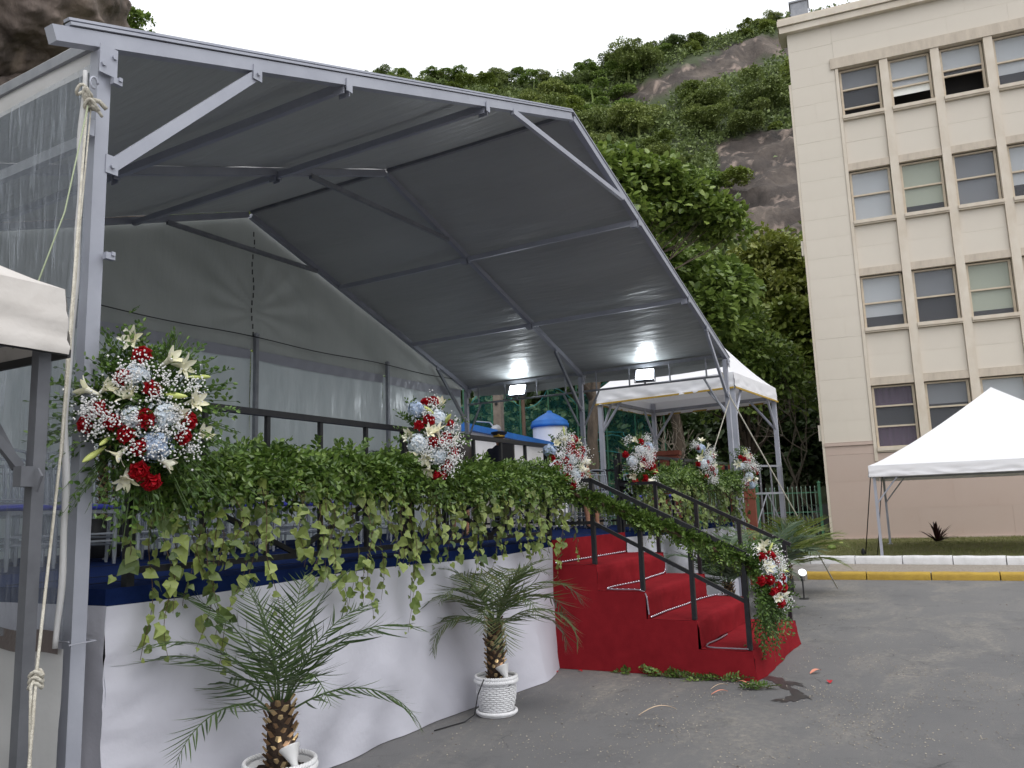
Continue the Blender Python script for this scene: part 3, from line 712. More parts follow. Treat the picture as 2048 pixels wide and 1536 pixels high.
# ------------------------------------------------------------------ trees
def crown_pts(blobs, n, rs, top=0.35):
    """leaf clump positions near the surfaces of uneven lobes; returns position, outward direction"""
    w = np.array([b[1]**2 for b in blobs]); w /= w.sum(); idx = rs.choice(len(blobs), n, p=w)
    C = np.array([b[0] for b in blobs], float)[idx]; r = np.array([b[1] for b in blobs])[idx]; sq = np.array([b[2] if len(b) > 2 else 0.75 for b in blobs])[idx]
    d = randdir(n, rs); d[:, 2] = np.where(d[:, 2] < -top, -d[:, 2], d[:, 2])
    q = d*np.stack([np.ones(n), np.ones(n), sq], 1)
    lump = np.array([mnoise.noise(Vector(x)) for x in (q*2.2+C*0.9)])
    rr = r*(0.62+0.42*rs.uniform(size=n)**0.6)*(1+0.42*lump)
    return C+q*rr[:, None], d
def crown_mb(blobs, n, size, rs, tmpl=CLUMP, droop=0.2, up=0.7):
    extra = []
    for bl_ in blobs:      # small outer lobes break up the outline
        for _ in range(4):
            dd = randdir(1, rs)[0]; dd[2] = abs(dd[2])*0.8-0.15; extra.append((np.asarray(bl_[0], float)+dd*bl_[1]*0.85, bl_[1]*rs.uniform(0.28, 0.5), 0.7))
    P, d = crown_pts(list(blobs)+extra, n, rs); m = MB()
    ax = nrm(d*0.8+randdir(n, rs)*0.8-np.array([0, 0, droop])); nm = nrm(d*0.5+np.array([0, 0, up])+randdir(n, rs)*0.55)
    return m.scatter(tmpl[0], tmpl[1], P, basis(ax, nm), size*rs.uniform(0.6, 1.3, n))
def limbs(base, fork, blobs, r0, rs, mat=None):
    m = MB(); base = np.asarray(base, float); fork = np.asarray(fork, float)
    t = np.linspace(0, 1, 7)[:, None]; P = base+(fork-base)*t+np.concatenate([np.zeros((1, 3)), rs.normal(size=(5, 3))*0.05*np.linalg.norm(fork-base)*0.3, np.zeros((1, 3))])
    m.tube(P, np.linspace(r0, r0*0.6, 7), 9)
    for bl in blobs:
        c = np.asarray(bl[0], float); t = np.linspace(0, 1, 6)[:, None]; mid = (fork+c)/2+np.array([0, 0, -0.12*np.linalg.norm(c-fork)])
        Q = (1-t)**2*fork+2*t*(1-t)*mid+t**2*c; m.tube(Q, np.linspace(r0*0.5, r0*0.12, 6), 6)
        for k in range(3):
            e = c+randdir(1, rs)[0]*bl[1]*0.8; m.tube(np.array([Q[3], (Q[3]+e)/2+[0, 0, .1], e]), np.linspace(r0*0.2, r0*0.05, 3), 5)
    return m

# hillside trees: shared crowns, one object per tree
rs = np.random.RandomState(5)
hill_me = []
for i in range(7):
    nb = rs.randint(6, 10); bl = [((rs.normal()*0.30, rs.normal()*0.30, 0.50+rs.uniform(-0.24, 0.22)), rs.uniform(0.15, 0.32), rs.uniform(0.6, 0.85)) for _ in range(nb)]
    m = crown_mb(bl, 6500, 0.050, rs, up=0.9)
    m.tube(np.array([[0, 0, -0.15], [0.02, 0, 0.2], [0, 0.02, 0.5]]), [0.035, 0.028, 0.015], 5)
    hill_me.append(m.mesh('hillside_tree', [m_hill_a, m_hill_b, m_hill_a, m_mid, m_hill_a, m_hill_b, m_hill_a][i]))
cand = []
pts = []
while len(cand) < 296 and len(pts) < 60000:
    az = rs.uniform(-6, 45.5) if rs.uniform() < 0.9 else rs.uniform(45, 60); r = math.sqrt(rs.uniform(50**2, 154**2))
    if az < 7 and rs.uniform() < 0.75: continue
    p = polar(az, r, z=0); pts.append(0); z = float(hill_h(np.array([az]), np.array([r]))[0])
    sc = rs.uniform(4.5, 8.2)*(0.65 if r > 142 else 1.0)
    if 49 < az: sc *= 0.5
    el = [math.degrees(math.atan2(z+q*sc-1.6, r)) for q in (0.1, 0.5, 0.75)]
    if rockmask(np.array([az]*3), np.array(el)).any(): continue
    if any((p[0]-q[0])**2+(p[1]-q[1])**2 < (0.42*(sc+q[3])*0.5*(1.05 if r < 140 else 0.75))**2*1.6 for q in cand): continue
    cand.append((p[0], p[1], z-0.6, sc))
for i, (x, y, z, sc) in enumerate(cand):
    o = bpy.data.objects.new('hillside_tree', hill_me[i % 7]); COL.objects.link(o)
    o.location = (x, y, z); o.rotation_euler = (0, 0, rs.uniform(0, 6.28)); o.scale = (sc, sc, sc*rs.uniform(0.75, 1.05))
    tag(o, 'round crowned green tree in the dense forest high on the hillside', 'tree', 'trees covering the hillside')
# undergrowth covering the slope between the trees
n = 170000
az = rs.uniform(-6, 52, n); r = np.sqrt(rs.uniform(48**2, 158**2, n)); z = hill_h(az, r)
el = np.degrees(np.arctan2(z-1.6, r)); jn = np.array([mnoise.fractal(Vector((a*1.3, b_*1.3, 4)), 1.0, 2.0, 3) for a, b_ in zip(az, el)])*0.55; keep = ~(rockmask(az+jn, el+jn) | rockmask(az+jn, el+0.5+jn)) | (jn > 0.42); az, r, z = az[keep], r[keep], z[keep]
n = len(az); P = np.stack([-7.77+r*np.cos(np.radians(az)), -3.82+r*np.sin(np.radians(az)), z], 1)
P[:, 2] += np.array([mnoise.fractal(Vector(p)*0.05, 1.0, 2.1, 5) for p in P])*2.0+rs.uniform(-0.1, 0.5, n)+2.6*np.clip(np.array([mnoise.fractal(Vector((p[0]*0.22, p[1]*0.22, 2)), 1.0, 2.0, 3) for p in P])+0.25, 0, 1.2)*rs.uniform(0.2, 1, n)
m = MB(); m.scatter(CLUMP[0], CLUMP[1], P, basis(randdir(n, rs), nrm(randdir(n, rs)*0.8+np.array([0, 0, 0.9]))), rs.uniform(0.3, 0.8, n))
tag(m.build('hill_undergrowth', m_hill_a, kind='stuff'), 'tangled green undergrowth covering the hillside between the trees', 'undergrowth')
# bushes on the boulder and thin bushes on the skyline
for (az_, d_, el_, s_, lab) in [(66, 71, 36.5, 4.5, 'dark green bush growing on top of the big granite boulder'), (55.6, 76, 31.2, 2.6, 'sparse small tree at the right edge of the granite boulder'), (54.2, 80, 28.8, 2.4, 'small dark bush below the right edge of the granite boulder')]:
    c = polar(az_, d_, el=el_); bl = [((c[0]+rs.normal()*s_*0.5, c[1]+rs.normal()*s_*0.5, c[2]+rs.normal()*s_*0.3), s_*rs.uniform(0.3, 0.5)) for _ in range(6)]
    t = thing('rock_bush', lab, 'bush', tuple(c-[0, 0, s_*0.5]))
    crown_mb(bl, 1500, 0.42, rs).build('crown', m_mid, t); limbs(c-[0, 0, s_*0.6], c-[0, 0, s_*0.3], bl[:4], 0.12, rs).build('trunk', m_bark, t)

def tree(label, base, fork, blobs, n, size, mat, r0, tmpl=CLUMP, bark=None, name='tree', seed=1, up=0.7, cat='tree', group=None):
    rs = np.random.RandomState(seed); t = thing(name, label, cat, tuple(base), group=group)
    crown_mb(blobs, n, size, rs, tmpl, up=up).build('crown', mat, t)
    limbs(base, fork, blobs, r0, rs).build('trunk', bark or m_bark, t, smooth=True)
    return t
def PB(*L): return [(polar(a, d, el=e), r, q) for a, d, e, r, q in L]
tree('tall broad leaved tree with bright glossy leaves rising right of the marquee ridge', (12.3, 4.9, 0), polar(22.5, 23, el=15),
     PB((22.2, 24, 22.6, 1.15, .8), (20.4, 25, 22.2, 1.3, .8), (18.8, 25, 21.6, 1.35, .75), (17.0, 25.5, 20.0, 1.35, .7), (15.2, 26, 19.4, 1.25, .65), (13.6, 26, 18.9, 1.05, .65), (21.4, 24.5, 19.6, 1.5, .8), (19.0, 26, 19.2, 1.5, .6), (12.6, 26, 18.0, .75, .7), (23.8, 24, 20, 1.2, .8), (24.5, 23, 17, 1.5, .8)),
     15000, 0.225, m_almond, 0.09, LEAF_W, m_bark, 'broadleaf_tree', 3, up=0.9)
tree('dense dark green tree filling the gap beside the marquee roof', polar(17, 31, z=0), polar(17, 31, el=8),
     PB((20.5, 30, 15.8, 1.7, .8), (18.5, 30, 14.6, 1.9, .8), (16.6, 30, 15.6, 1.8, .8), (15.2, 30.5, 13.6, 1.8, .8), (13.6, 31, 14.2, 1.4, .8), (17, 30, 12, 2.0, .8), (19.5, 30, 12, 1.9, .8), (15, 31, 11.4, 1.6, .8)),
     11000, 0.30, m_mid, 0.28, LEAF_W, None, 'dense_tree', 4)
tree('leafy green tree hanging over the white pavilion roof', polar(12, 35, z=0), polar(12.5, 35, el=3),
     PB((15.6, 33, 10.2, 1.7, .75), (13.8, 33, 10.4, 1.6, .75), (12.2, 33.5, 9.0, 1.8, .7), (14.6, 33, 8.0, 1.7, .7), (11.0, 34, 7.4, 1.7, .7), (13.0, 34, 6.4, 1.6, .7), (9.8, 35, 6.4, 1.3, .7), (12.8, 34, 12.0, 1.2, .75)),
     12000, 0.25, m_mid, 0.25, LEAF, None, 'leafy_tree', 5, up=0.9)
tree('olive green tree on the slope against the cream building edge', polar(9.6, 52, z=4), polar(9.6, 52, el=11),
     PB((11.5, 50, 15.4, 2.0, .8), (10, 50, 16.0, 2.0, .8), (8.6, 50, 15.2, 1.9, .8), (10.6, 49, 13.6, 2.1, .8), (9.0, 49, 13.2, 2.0, .8), (7.4, 50, 14, 1.8, .8)),
     8000, 0.36, m_olive, 0.3, CLUMP, None, 'olive_tree', 6)
tree('bright green tree low on the slope beside the cream building', polar(8.8, 46, z=1), polar(8.8, 46, el=6),
     PB((10.6, 44, 11.2, 1.6, .7), (9.0, 44, 12.0, 1.5, .7), (8.0, 44, 10.6, 1.6, .7), (9.6, 44, 9.2, 1.8, .7), (8.0, 44, 7.8, 1.6, .7), (10.6, 43, 7.6, 1.6, .7)),
     8000, 0.33, m_hill_b, 0.25, LEAF_W, None, 'slope_tree', 7, up=1.0)
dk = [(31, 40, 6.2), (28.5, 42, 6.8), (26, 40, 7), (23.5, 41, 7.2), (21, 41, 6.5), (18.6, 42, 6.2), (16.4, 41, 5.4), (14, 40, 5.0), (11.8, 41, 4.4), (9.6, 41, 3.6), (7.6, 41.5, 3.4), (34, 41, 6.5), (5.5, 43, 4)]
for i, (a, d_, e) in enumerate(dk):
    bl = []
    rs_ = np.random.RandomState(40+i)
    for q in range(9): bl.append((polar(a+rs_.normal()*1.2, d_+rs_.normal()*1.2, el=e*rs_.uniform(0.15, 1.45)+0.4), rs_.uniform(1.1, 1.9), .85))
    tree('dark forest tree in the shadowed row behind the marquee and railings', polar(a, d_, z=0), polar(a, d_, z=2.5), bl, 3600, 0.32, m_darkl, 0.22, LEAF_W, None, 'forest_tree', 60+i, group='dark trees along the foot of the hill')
# trunk seen through the open back of the marquee
t = thing('tree_trunk', 'mossy leaning tree trunk rising behind the blue stage', 'tree', tuple(polar(23.1, 21.5, z=0)))
P = np.array([polar(22.9, 21.5, z=0), polar(23.0, 21.5, z=1.5), polar(23.1, 21.6, z=3.0), polar(22.8, 21.8, z=4.4), polar(22.0, 22.2, z=6.2), polar(21.0, 22.6, z=8)])
m = MB(); m.tube(P, [0.20, 0.16, 0.145, 0.135, 0.12, 0.10], 14); m.build('trunk', m_bark, t, smooth=True)
m = MB(); m.tube(np.array([P[3], polar(24.2, 21.5, z=5.4), polar(25.5, 21, z=6.4)]), [0.09, 0.07, 0.05], 9); m.build('limb', m_bark, t, smooth=True)
# bare pale branches
t = thing('bare_tree', 'leafless pale branched shrub against the dark trees under the white pavilion', 'tree', tuple(polar(17.0, 27, z=0)))
m = MB(); rs_ = np.random.RandomState(9)
def branch(p, d, l, r, k):
    q = p+d*l; mid = (p+q)/2+rs_.normal(size=3)*l*0.07; m.tube(np.array([p, mid, q]), [r, r*0.85, r*0.7], 5)
    if k:
        for _ in range(rs_.randint(2, 4)):
            dd = nrm(d+rs_.normal(size=3)*0.55+np.array([0, 0, 0.12])); branch(q, dd, l*rs_.uniform(0.62, 0.85), r*0.65, k-1)
for q in range(2): branch(polar(16.8+q*0.8, 27, z=0), nrm(np.array([rs_.normal()*0.2, rs_.normal()*0.3, 1.2])), 1.5, 0.045, 4)
m.build('branches', m_barkp, t)
t = thing('bare_tree', 'pale bare branches spreading across the dark trees beside the cream building', 'tree', tuple(polar(9.0, 36, z=0)))
m = MB()
for q in range(2): branch(polar(8.8+q*0.9, 36, z=0), nrm(np.array([rs_.normal()*0.2, 0.4-q*0.5, 1.3])), 2.4, 0.06, 4)
m.build('branches', m_barkp, t)

# ------------------------------------------------------------------ green iron fence
fz = 0.25; fb0 = np.array([22.35, 0.55]); fd = np.array([-0.05, 1.0]); fd = fd/np.linalg.norm(fd)
fen = thing('iron_fence', 'green iron railing fence between the cream building and the trees', 'fence', (fb0[0], fb0[1], fz))
b = MB(); b.tube(np.array([[0, 0, -0.25], [0, 0, 1.75]]), 0.012, 5); b.lathe([(0.0, 1.86), (0.02, 1.80), (0.012, 1.75)], seg=5); bme = b.mesh('bar', m_fence_l)
for i in range(84): inst(bme, 'bar', fen, (fd[0]*i*0.15, fd[1]*i*0.15, 0))
b = MB(); b.box((0, 0, 0.82), (0.09, 0.09, 2.2)); b.lathe([(0.07, 1.92), (0.07, 1.96), (0.0, 2.02)], seg=8); pme_ = b.mesh('post', m_fence)
for i in range(7): inst(pme_, 'post', fen, (fd[0]*i*2.1-0.02, fd[1]*i*2.1, 0))
for z in (0.12, 0.95, 1.62):
    b = MB(); b.bar((0.03, 0, z), (fd[0]*12.6+0.03, fd[1]*12.6, z), 0.02, 0.04); b.build('rail', m_fence, fen, local=True)
b = MB(); b.box((0.0, 6.0, -0.1), (0.22, 12.8, 0.34)); b.build('base', m_pavec, fen, local=True)

# ------------------------------------------------------------------ parked car behind the fence
def sedan(loc, rz, label):
    c = thing('parked_car', label, 'car', loc, rz)
    prof = [(-2.1, .42), (-2.12, .70), (-2.0, .86), (-1.45, .93), (-0.95, 1.34), (-0.5, 1.42), (0.25, 1.41), (0.85, 1.02), (1.85, .86), (2.1, .66), (2.1, .40), (1.75, .25), (-1.8, .25)]
    P = np.array(prof); n = len(P); V = []
    for y, sc in ((-0.86, 0.0), (-0.80, 1), (0.80, 1), (0.86, 0.0)):
        Q = P.copy()
        if sc == 0: Q[:, 1] = np.where(P[:, 1] > 0.95, 0.93, np.where(P[:, 1] > 0.6, P[:, 1]-0.05, P[:, 1]+0.03)); Q[:, 0] *= 0.985
        else: pass
        yy = np.full(n, y); yy = np.where(Q[:, 1] > 1.0, np.sign(y)*0.62, yy)
        V.append(np.stack([Q[:, 0], yy, Q[:, 1]], 1))
    b = MB(); F = []
    for k in range(3):
        for i in range(n): F.append([k*n+i, k*n+(i+1) % n, (k+1)*n+(i+1) % n, (k+1)*n+i])
    b.add(np.concatenate(V), [np.array(F), np.arange(n)[None], (np.arange(n)+3*n)[::-1][None]]); b.build('body', m_carpaint, c, local=True)
    b = MB(); b.add(np.array([[-1.42, -.62, .97], [-1.42, .62, .97], [-0.98, .56, 1.33], [-0.98, -.56, 1.33]])+np.array([-0.02, 0, 0.015]), np.array([[0, 1, 2, 3]]))
    b.build('rear_window', m_glassdark, c, local=True)
    for s in (-1, 1):
        b = MB(); b.add(np.array([[-1.2, s*.80, .98], [-0.8, s*.655, 1.32], [0.25, s*.655, 1.34], [0.72, s*.80, .99]]), np.array([[0, 1, 2, 3]])); b.build('side_window', m_glassdark, c, local=True)
        b = MB(); b.box((-2.09, s*0.62, 0.72), (0.08, 0.34, 0.17)); b.build('tail_lamp', m_tail, c, local=True)
        b = MB(); b.box((2.07, s*0.6, 0.68), (0.08, 0.36, 0.14)); b.build('headlight', m_plastic, c, local=True)
        for x in (-1.3, 1.3):
            b = MB(); R = np.array([[1, 0, 0], [0, 0, 1], [0, -1, 0.]]); b.lathe([(0.0, -.09), (.30, -.09), (.32, -.06), (.32, .06), (.30, .09), (0, .09)], (x, s*0.78, 0.32), 18, R); w = b.build('wheel', m_rubber, c, local=True)
            b = MB(); b.lathe([(0, -.095), (.19, -.095), (.19, .095), (0, .095)], (x, s*0.78, 0.32), 14, R); b.build('rim', m_steel_d, w, local=True)
    b = MB(); b.box((-2.12, 0, 0.47), (0.12, 1.66, 0.16)); b.build('bumper', m_carpaint, c, local=True)
    b = MB(); b.box((-2.15, 0, 0.66), (0.02, 0.42, 0.13)); b.build('number_plate', m_plastic, c, local=True)
    return c
sedan((31.6, 1.75, 0), rad(-38), 'silver sedan parked behind the green fence beside the building')
def moto(loc, rz, label):
    c = thing('motorcycle', label, 'motorcycle', loc, rz, )
    for x in (-0.65, 0.65):
        b = MB(); a = np.linspace(0, 2*np.pi, 20); b.tube(np.stack([x+0.28*np.cos(a), 0*a, 0.3+0.28*np.sin(a)], 1), 0.05, 6, False); b.build('wheel', m_rubber, c, local=True)
    b = MB(); b.tube(np.array([[-.65, 0, .3], [-.2, 0, .55], [.35, 0, .7], [.65, 0, .3]]), 0.05, 6); b.blob((0, 0, .45), (.28, .14, .18)); b.build('frame', m_dark, c, local=True)
    b = MB(); b.blob((.2, 0, .78), (.24, .13, .12)); b.build('tank', m_carpaint, c, local=True)
    b = MB(); b.blob((-.35, 0, .76), (.36, .13, .07)); b.build('seat', m_dark, c, local=True)
    b = MB(); b.tube(np.array([[.42, -.33, 1.0], [.5, 0, .95], [.42, .33, 1.0]]), 0.018, 6); b.tube(np.array([[.5, 0, .95], [.65, 0, .3]]), 0.03, 6); b.build('handlebar', m_steel_d, c, local=True)
moto((29.5, 3.0, 0), rad(60), 'dark motorcycle parked behind the green fence nearest the silver sedan')
moto((29.5, 4.2, 0), rad(70), 'dark motorcycle parked behind the green fence further from the silver sedan')

# ------------------------------------------------------------------ house wall with blue bands, turret, poles, net
hw0, hw1 = np.array([7.75, 5.75]), np.array([17.5, 7.25])
hd = nrm(hw1-hw0); hn = np.array([-hd[1], hd[0]]); HL = np.linalg.norm(hw1-hw0)
hr = math.atan2(hd[1], hd[0])
house = thing('house_wall', 'white rendered house wall with two blue bands behind the stage', 'building', (hw0[0], hw0[1], 0), hr)
b = MB(); b.box((HL/2, 0.5, 2.92), (HL, 1.0, 1.0)); b.build('wall', m_hwall, house, local=True)
b = MB(); b.add([[-.05, -.12, 3.40], [HL, -.12, 3.40], [HL, -.12, 3.54], [-.05, -.12, 3.54], [-.05, 1.1, 3.40], [HL, 1.1, 3.40], [HL, .9, 3.80], [-.05, .9, 3.80]], np.array([[0, 1, 2, 3], [3, 2, 6, 7], [4, 5, 6, 7], [0, 1, 5, 4], [0, 3, 7, 4], [1, 2, 6, 5]])); b.build('roof', m_hblue, house, local=True)
b = MB(); b.box((HL/2, 0.46, 2.48), (HL+0.02, 1.04, 0.22)); b.build('blue_band', m_hblue, house, local=True)
b = MB(); b.box((HL/2, 0.52, 1.18), (HL-0.02, 0.94, 2.36)); b.build('foundation', m_stone, house, local=True)
bx = MB(); bx.box((0, 0, 0), (0.585, 0.06, 0.285)); bm_ = bx.mesh('stone_block', m_stone)
for r in range(8):
    for i in range(16):
        x = 0.3+0.6*i+(0.3 if r % 2 else 0)
        if x < HL-0.3: inst(bm_, 'stone_block', house, (x, 0.03+RS.normal()*0.004, 0.15+0.3*r))
tur = thing('guard_turret', 'round white turret with a blue conical cap on the house wall', 'turret', (14.35, 6.95, 0))
b = MB(); b.lathe([(0.52, 0.1), (0.52, 4.06)], seg=36); b.build('drum', m_hwall, tur, smooth=True, local=True)
b = MB(); b.lathe([(0.50, 4.05), (0.58, 4.05), (0.58, 4.15), (0.55, 4.17), (0.55, 4.23), (0.52, 4.25), (0.33, 4.38), (0.14, 4.48), (0.085, 4.51), (0.07, 4.56), (0.0, 4.57)], seg=36); b.build('cap', m_hblue, tur, smooth=True, local=True)
t = thing('utility_pole', 'square concrete pole with round holes behind the house wall', 'pole', tuple(polar(29.55, 26, z=0)))
b = MB(); b.bar((0, 0, 0), (0, 0, 7), 0.20, 0.28, (0, 1, 0)); b.build('shaft', m_conc, t, local=True)
for z in (3.25, 4.15, 5.0, 5.8):
    b = MB(); b.lathe([(0.0, -0.004), (0.055, -0.004), (0.055, 0.004), (0.0, 0.004)], (-0.142, 0, z), 12, np.array([[0, 0, 1], [0, 1, 0], [-1, 0, 0.]])); b.build('hole', m_dark, t, local=True)
t = thing('wooden_post', 'thin brown timber post standing behind the house wall', 'post', tuple(polar(27.75, 25, z=0)))
b = MB(); b.tube(np.array([[0, 0, 0], [0.02, 0.01, 2.5], [0, 0.03, 5.4]]), [0.07, 0.06, 0.055], 10); b.build('shaft', m_wood_d, t, local=True)
t = thing('wall_lamp', 'grey bell shaped lamp on a bent arm above the house wall', 'lamp', tuple(polar(29.9, 19.6, z=3.5)))
b = MB(); b.lathe([(0.02, 0.10), (0.06, 0.07), (0.10, 0.0), (0.13, -0.12)], (0, 0, 0.05), 16, np.array([[0, 0, -1], [0, 1, 0], [1, 0, 0.]])); b.build('shade', m_steel_d, t, local=True)
b = MB(); b.tube(np.array([[0.1, 0, 0.05], [0.15, .2, .25], [0.1, 0.55, .3]]), 0.02, 6); b.build('arm', m_steel_d, t, local=True)
# safety net hung between posts
nt0, nt1 = polar(34, 33, z=0), polar(18, 33, z=0)
net = thing('safety_net', 'teal mesh safety net hanging in front of the dark trees', 'net', tuple(nt0))
def netf(u, v):
    p = nt0[None]*(1-u[:, None])+nt1[None]*u[:, None]; nz = nrm(np.array([1., -.5, 0]))
    w = 0.25*np.sin(u*40+v*3)+0.3*np.sin(v*5+u*7)
    p = p+nz*w[:, None]; p[:, 2] = 1.2+5.3*v*(0.93+0.07*np.cos(u*8*np.pi)); return p
b = MB(); b.grid(netf, 60, 14); b.build('mesh_sheet', m_net, net, smooth=True)
for v_ in (0.35, 0.5, 0.6, 0.66, 1.0):
    u = np.linspace(0, 1, 60); b = MB(); b.tube(netf(u, np.full(60, v_)+0.02*np.sin(u*60*v_)), 0.018, 5); b.build('cord', m_netline, net)
for u_ in np.linspace(0, 1, 9):
    p = nt0*(1-u_)+nt1*u_; b = MB(); b.tube(np.array([p, p+[0, 0, 6.6]]), 0.035, 6); b.build('post', m_fence, net)

# ================================================================== MARQUEE
TW = math.atan(-0.0322)
tent = thing('event_marquee', 'large grey gabled marquee with steel frame covering the blue stage', 'marquee', (0.5355, -0.2195, 0), TW)
HW, HE, HR = 5.80, 4.154, 6.168
FY = [0.0, 2.80, 5.44]
def rz_(t): return HR+(HE-HR)*t
sl = nrm(np.array([HW, 0, HE-HR]))
for i, y in enumerate(FY):
    for s in (-1, 1):
        ov = 1.047 if (i == 0 and s < 0) else 1.025
        b = MB(); b.bar((s*0.03, y, rz_(0.005)), (s*HW*ov, y, rz_(ov)), 0.07, 0.082)
        b.build('rafter', m_steel, tent, local=True)
        b = MB(); ps = 0.037
        b.bar((s*HW, y, 0), (s*HW, y, rz_(1)-0.07), 2*ps, 2*ps, (0, 1, 0)); b.build('post', m_steel, tent, local=True)
        # bolted gusset where the rafter meets the ridge and the post
        b = MB(); b.box((s*HW, y-0.066, HE-0.13), (0.10, 0.008, 0.16))
        for q in (-0.03, 0.03):
            b.lathe([(0, -0.012), (0.014, -0.012), (0.014, 0.012), (0, 0.012)], (s*HW+q, y-0.070, HE-0.13+q), 6, np.array([[1, 0, 0], [0, 0, 1], [0, -1, 0.]]))
        b.build('gusset_plate', m_steel, tent, local=True)
        if i == 0 or s > 0:
            # knee brace between post and rafter with clevis brackets
            a = np.array([s*(HW-0.06), y-0.01, 3.46 if s < 0 else 3.45]); t_ = 0.822
            e = np.array([s*HW*t_, y-0.01, rz_(t_)-0.07])
            b = MB(); b.bar(a, e, 0.04, 0.065); b.build('knee_brace', m_steel if i == 0 else m_steel_d, tent, local=True)
            b = MB()
            for p in (a, e):
                b.box(p+[0, -0.03, 0.01], (0.07, 0.008, 0.10)); b.lathe([(0, -0.012), (0.013, -0.012), (0.013, 0.012), (0, 0.012)], p+[0, -0.037, 0], 6, np.array([[1, 0, 0], [0, 0, 1], [0, -1, 0.]]))
            b.build('brace_bracket', m_steel, tent, local=True)
    b = MB(); c = 0.2454; zc = rz_(c)-0.05
    b.bar((-HW*c, y-0.02, zc), (HW*c, y-0.02, zc), 0.045, 0.06); b.build('collar_tie', m_steel if i == 0 else m_steel_d, tent, local=True)
# keder channels along the front rafters
for s in (-1, 1):
    for k, (dz, hh) in enumerate(((0.060, 0.016), (0.092, 0.014))):
        b = MB(); b.bar((s*0.0, -0.020+0.018*k, rz_(0)+dz), (s*HW*1.034, -0.020+0.018*k, rz_(1.034)+dz), 0.05, hh); b.build('edge_channel', m_steel, tent, local=True)
    b = MB(); b.bar((s*0.02, 0.01, rz_(0)+0.076), (s*HW*1.033, 0.01, rz_(1.033)+0.076), 0.045, 0.016); b.build('gap_shade_strip', m_dark, tent, local=True)  # dark strip paints in the shade of the gap between the channels
# purlins, ridge and eave rails between frames
for a, c in ((0, 1), (1, 2)):
    for s in (-1, 1):
        for t_ in (0.3336, 0.6723):
            b = MB(); z = rz_(t_)-0.045; b.bar((s*HW*t_, FY[a]+0.07, z), (s*HW*t_, FY[c]-0.05, z), 0.045, 0.07); b.build('purlin', m_steel, tent, local=True)
            b = MB(); b.box((s*HW*t_, FY[a]-0.045, z-0.005), (0.06, 0.01, 0.10)); b.box((s*HW*t_+0.03, FY[a]+0.03, z-0.02), (0.008, 0.10, 0.10)); b.box((s*HW*t_-0.03, FY[a]+0.03, z-0.02), (0.008, 0.10, 0.10)); b.build('purlin_bracket', m_steel, tent, local=True)
        b = MB(); b.bar((s*HW, FY[a]+0.06, HE), (s*HW, FY[c]-0.06, HE), 0.06, 0.06); b.build('eave_rail', m_steel_d, tent, local=True)
    b = MB(); b.bar((0, FY[a]+0.05, HR+0.03), (0, FY[c]-0.05, HR+0.03), 0.05, 0.05); b.build('ridge_rail', m_steel_d, tent, local=True)
    # light truss below the right eave
    zc = 3.80
    b = MB(); b.tube(np.array([[HW-0.02, FY[a]+0.06, zc], [HW-0.02, FY[c]-0.06, zc]]), 0.02, 8); b.build('truss_chord', m_steel_d, tent, local=True)
    L_ = FY[c]-FY[a]
    for f in (0.12, 0.36, 0.64, 0.88):
        b = MB(); b.tube(np.array([[HW-0.02, FY[a]+L_*f, zc], [HW-0.02, FY[a]+L_*f, HE]]), 0.016, 8); b.build('truss_strut', m_steel_d, tent, local=True)
    for (f, y_) in ((0.14, FY[a]+0.06), (0.86, FY[c]-0.06)):
        b = MB(); b.tube(np.array([[HW-0.02, FY[a]+L_*f, zc], [HW-0.02, y_, 3.15]]), 0.02, 8); b.build('side_brace', m_steel_d, tent, local=True)
    b = MB(); b.bar((-HW, FY[a]+0.06, 3.62), (-HW, FY[c]-0.06, 3.62), 0.04, 0.06); b.build('side_rail', m_steel_d, tent, local=True)
# post hardware on the near left post
for z in (3.92, 2.96):
    b = MB(); b.box((-HW+0.045, -0.075, z), (0.05, 0.03, 0.035)); b.box((-HW+0.055, -0.09, z+0.012), (0.018, 0.02, 0.02)); b.build('post_clip', m_steel, tent, local=True)
b = MB(); b.box((-HW-0.075, -0.02, 3.62), (0.03, 0.10, 0.09)); b.build('rail_bracket', m_steel, tent, local=True)
b = MB(); a = np.linspace(0, 2*np.pi, 5); b.tube(np.array([[-HW+q*0.066, p*0.066, 1.05+0.004*k] for k, (q, p) in enumerate([(-1, -1), (1, -1), (1, 1), (-1, 1), (-1, -1)])]), 0.004, 5); b.build('tie_wire', m_band, tent, local=True)
for s in (-1, 1):
    for y in FY:
        b = MB(); b.box((s*HW, y, 0.008), (0.24, 0.24, 0.012)); b.build('base_plate', m_steel_d, tent, local=True)

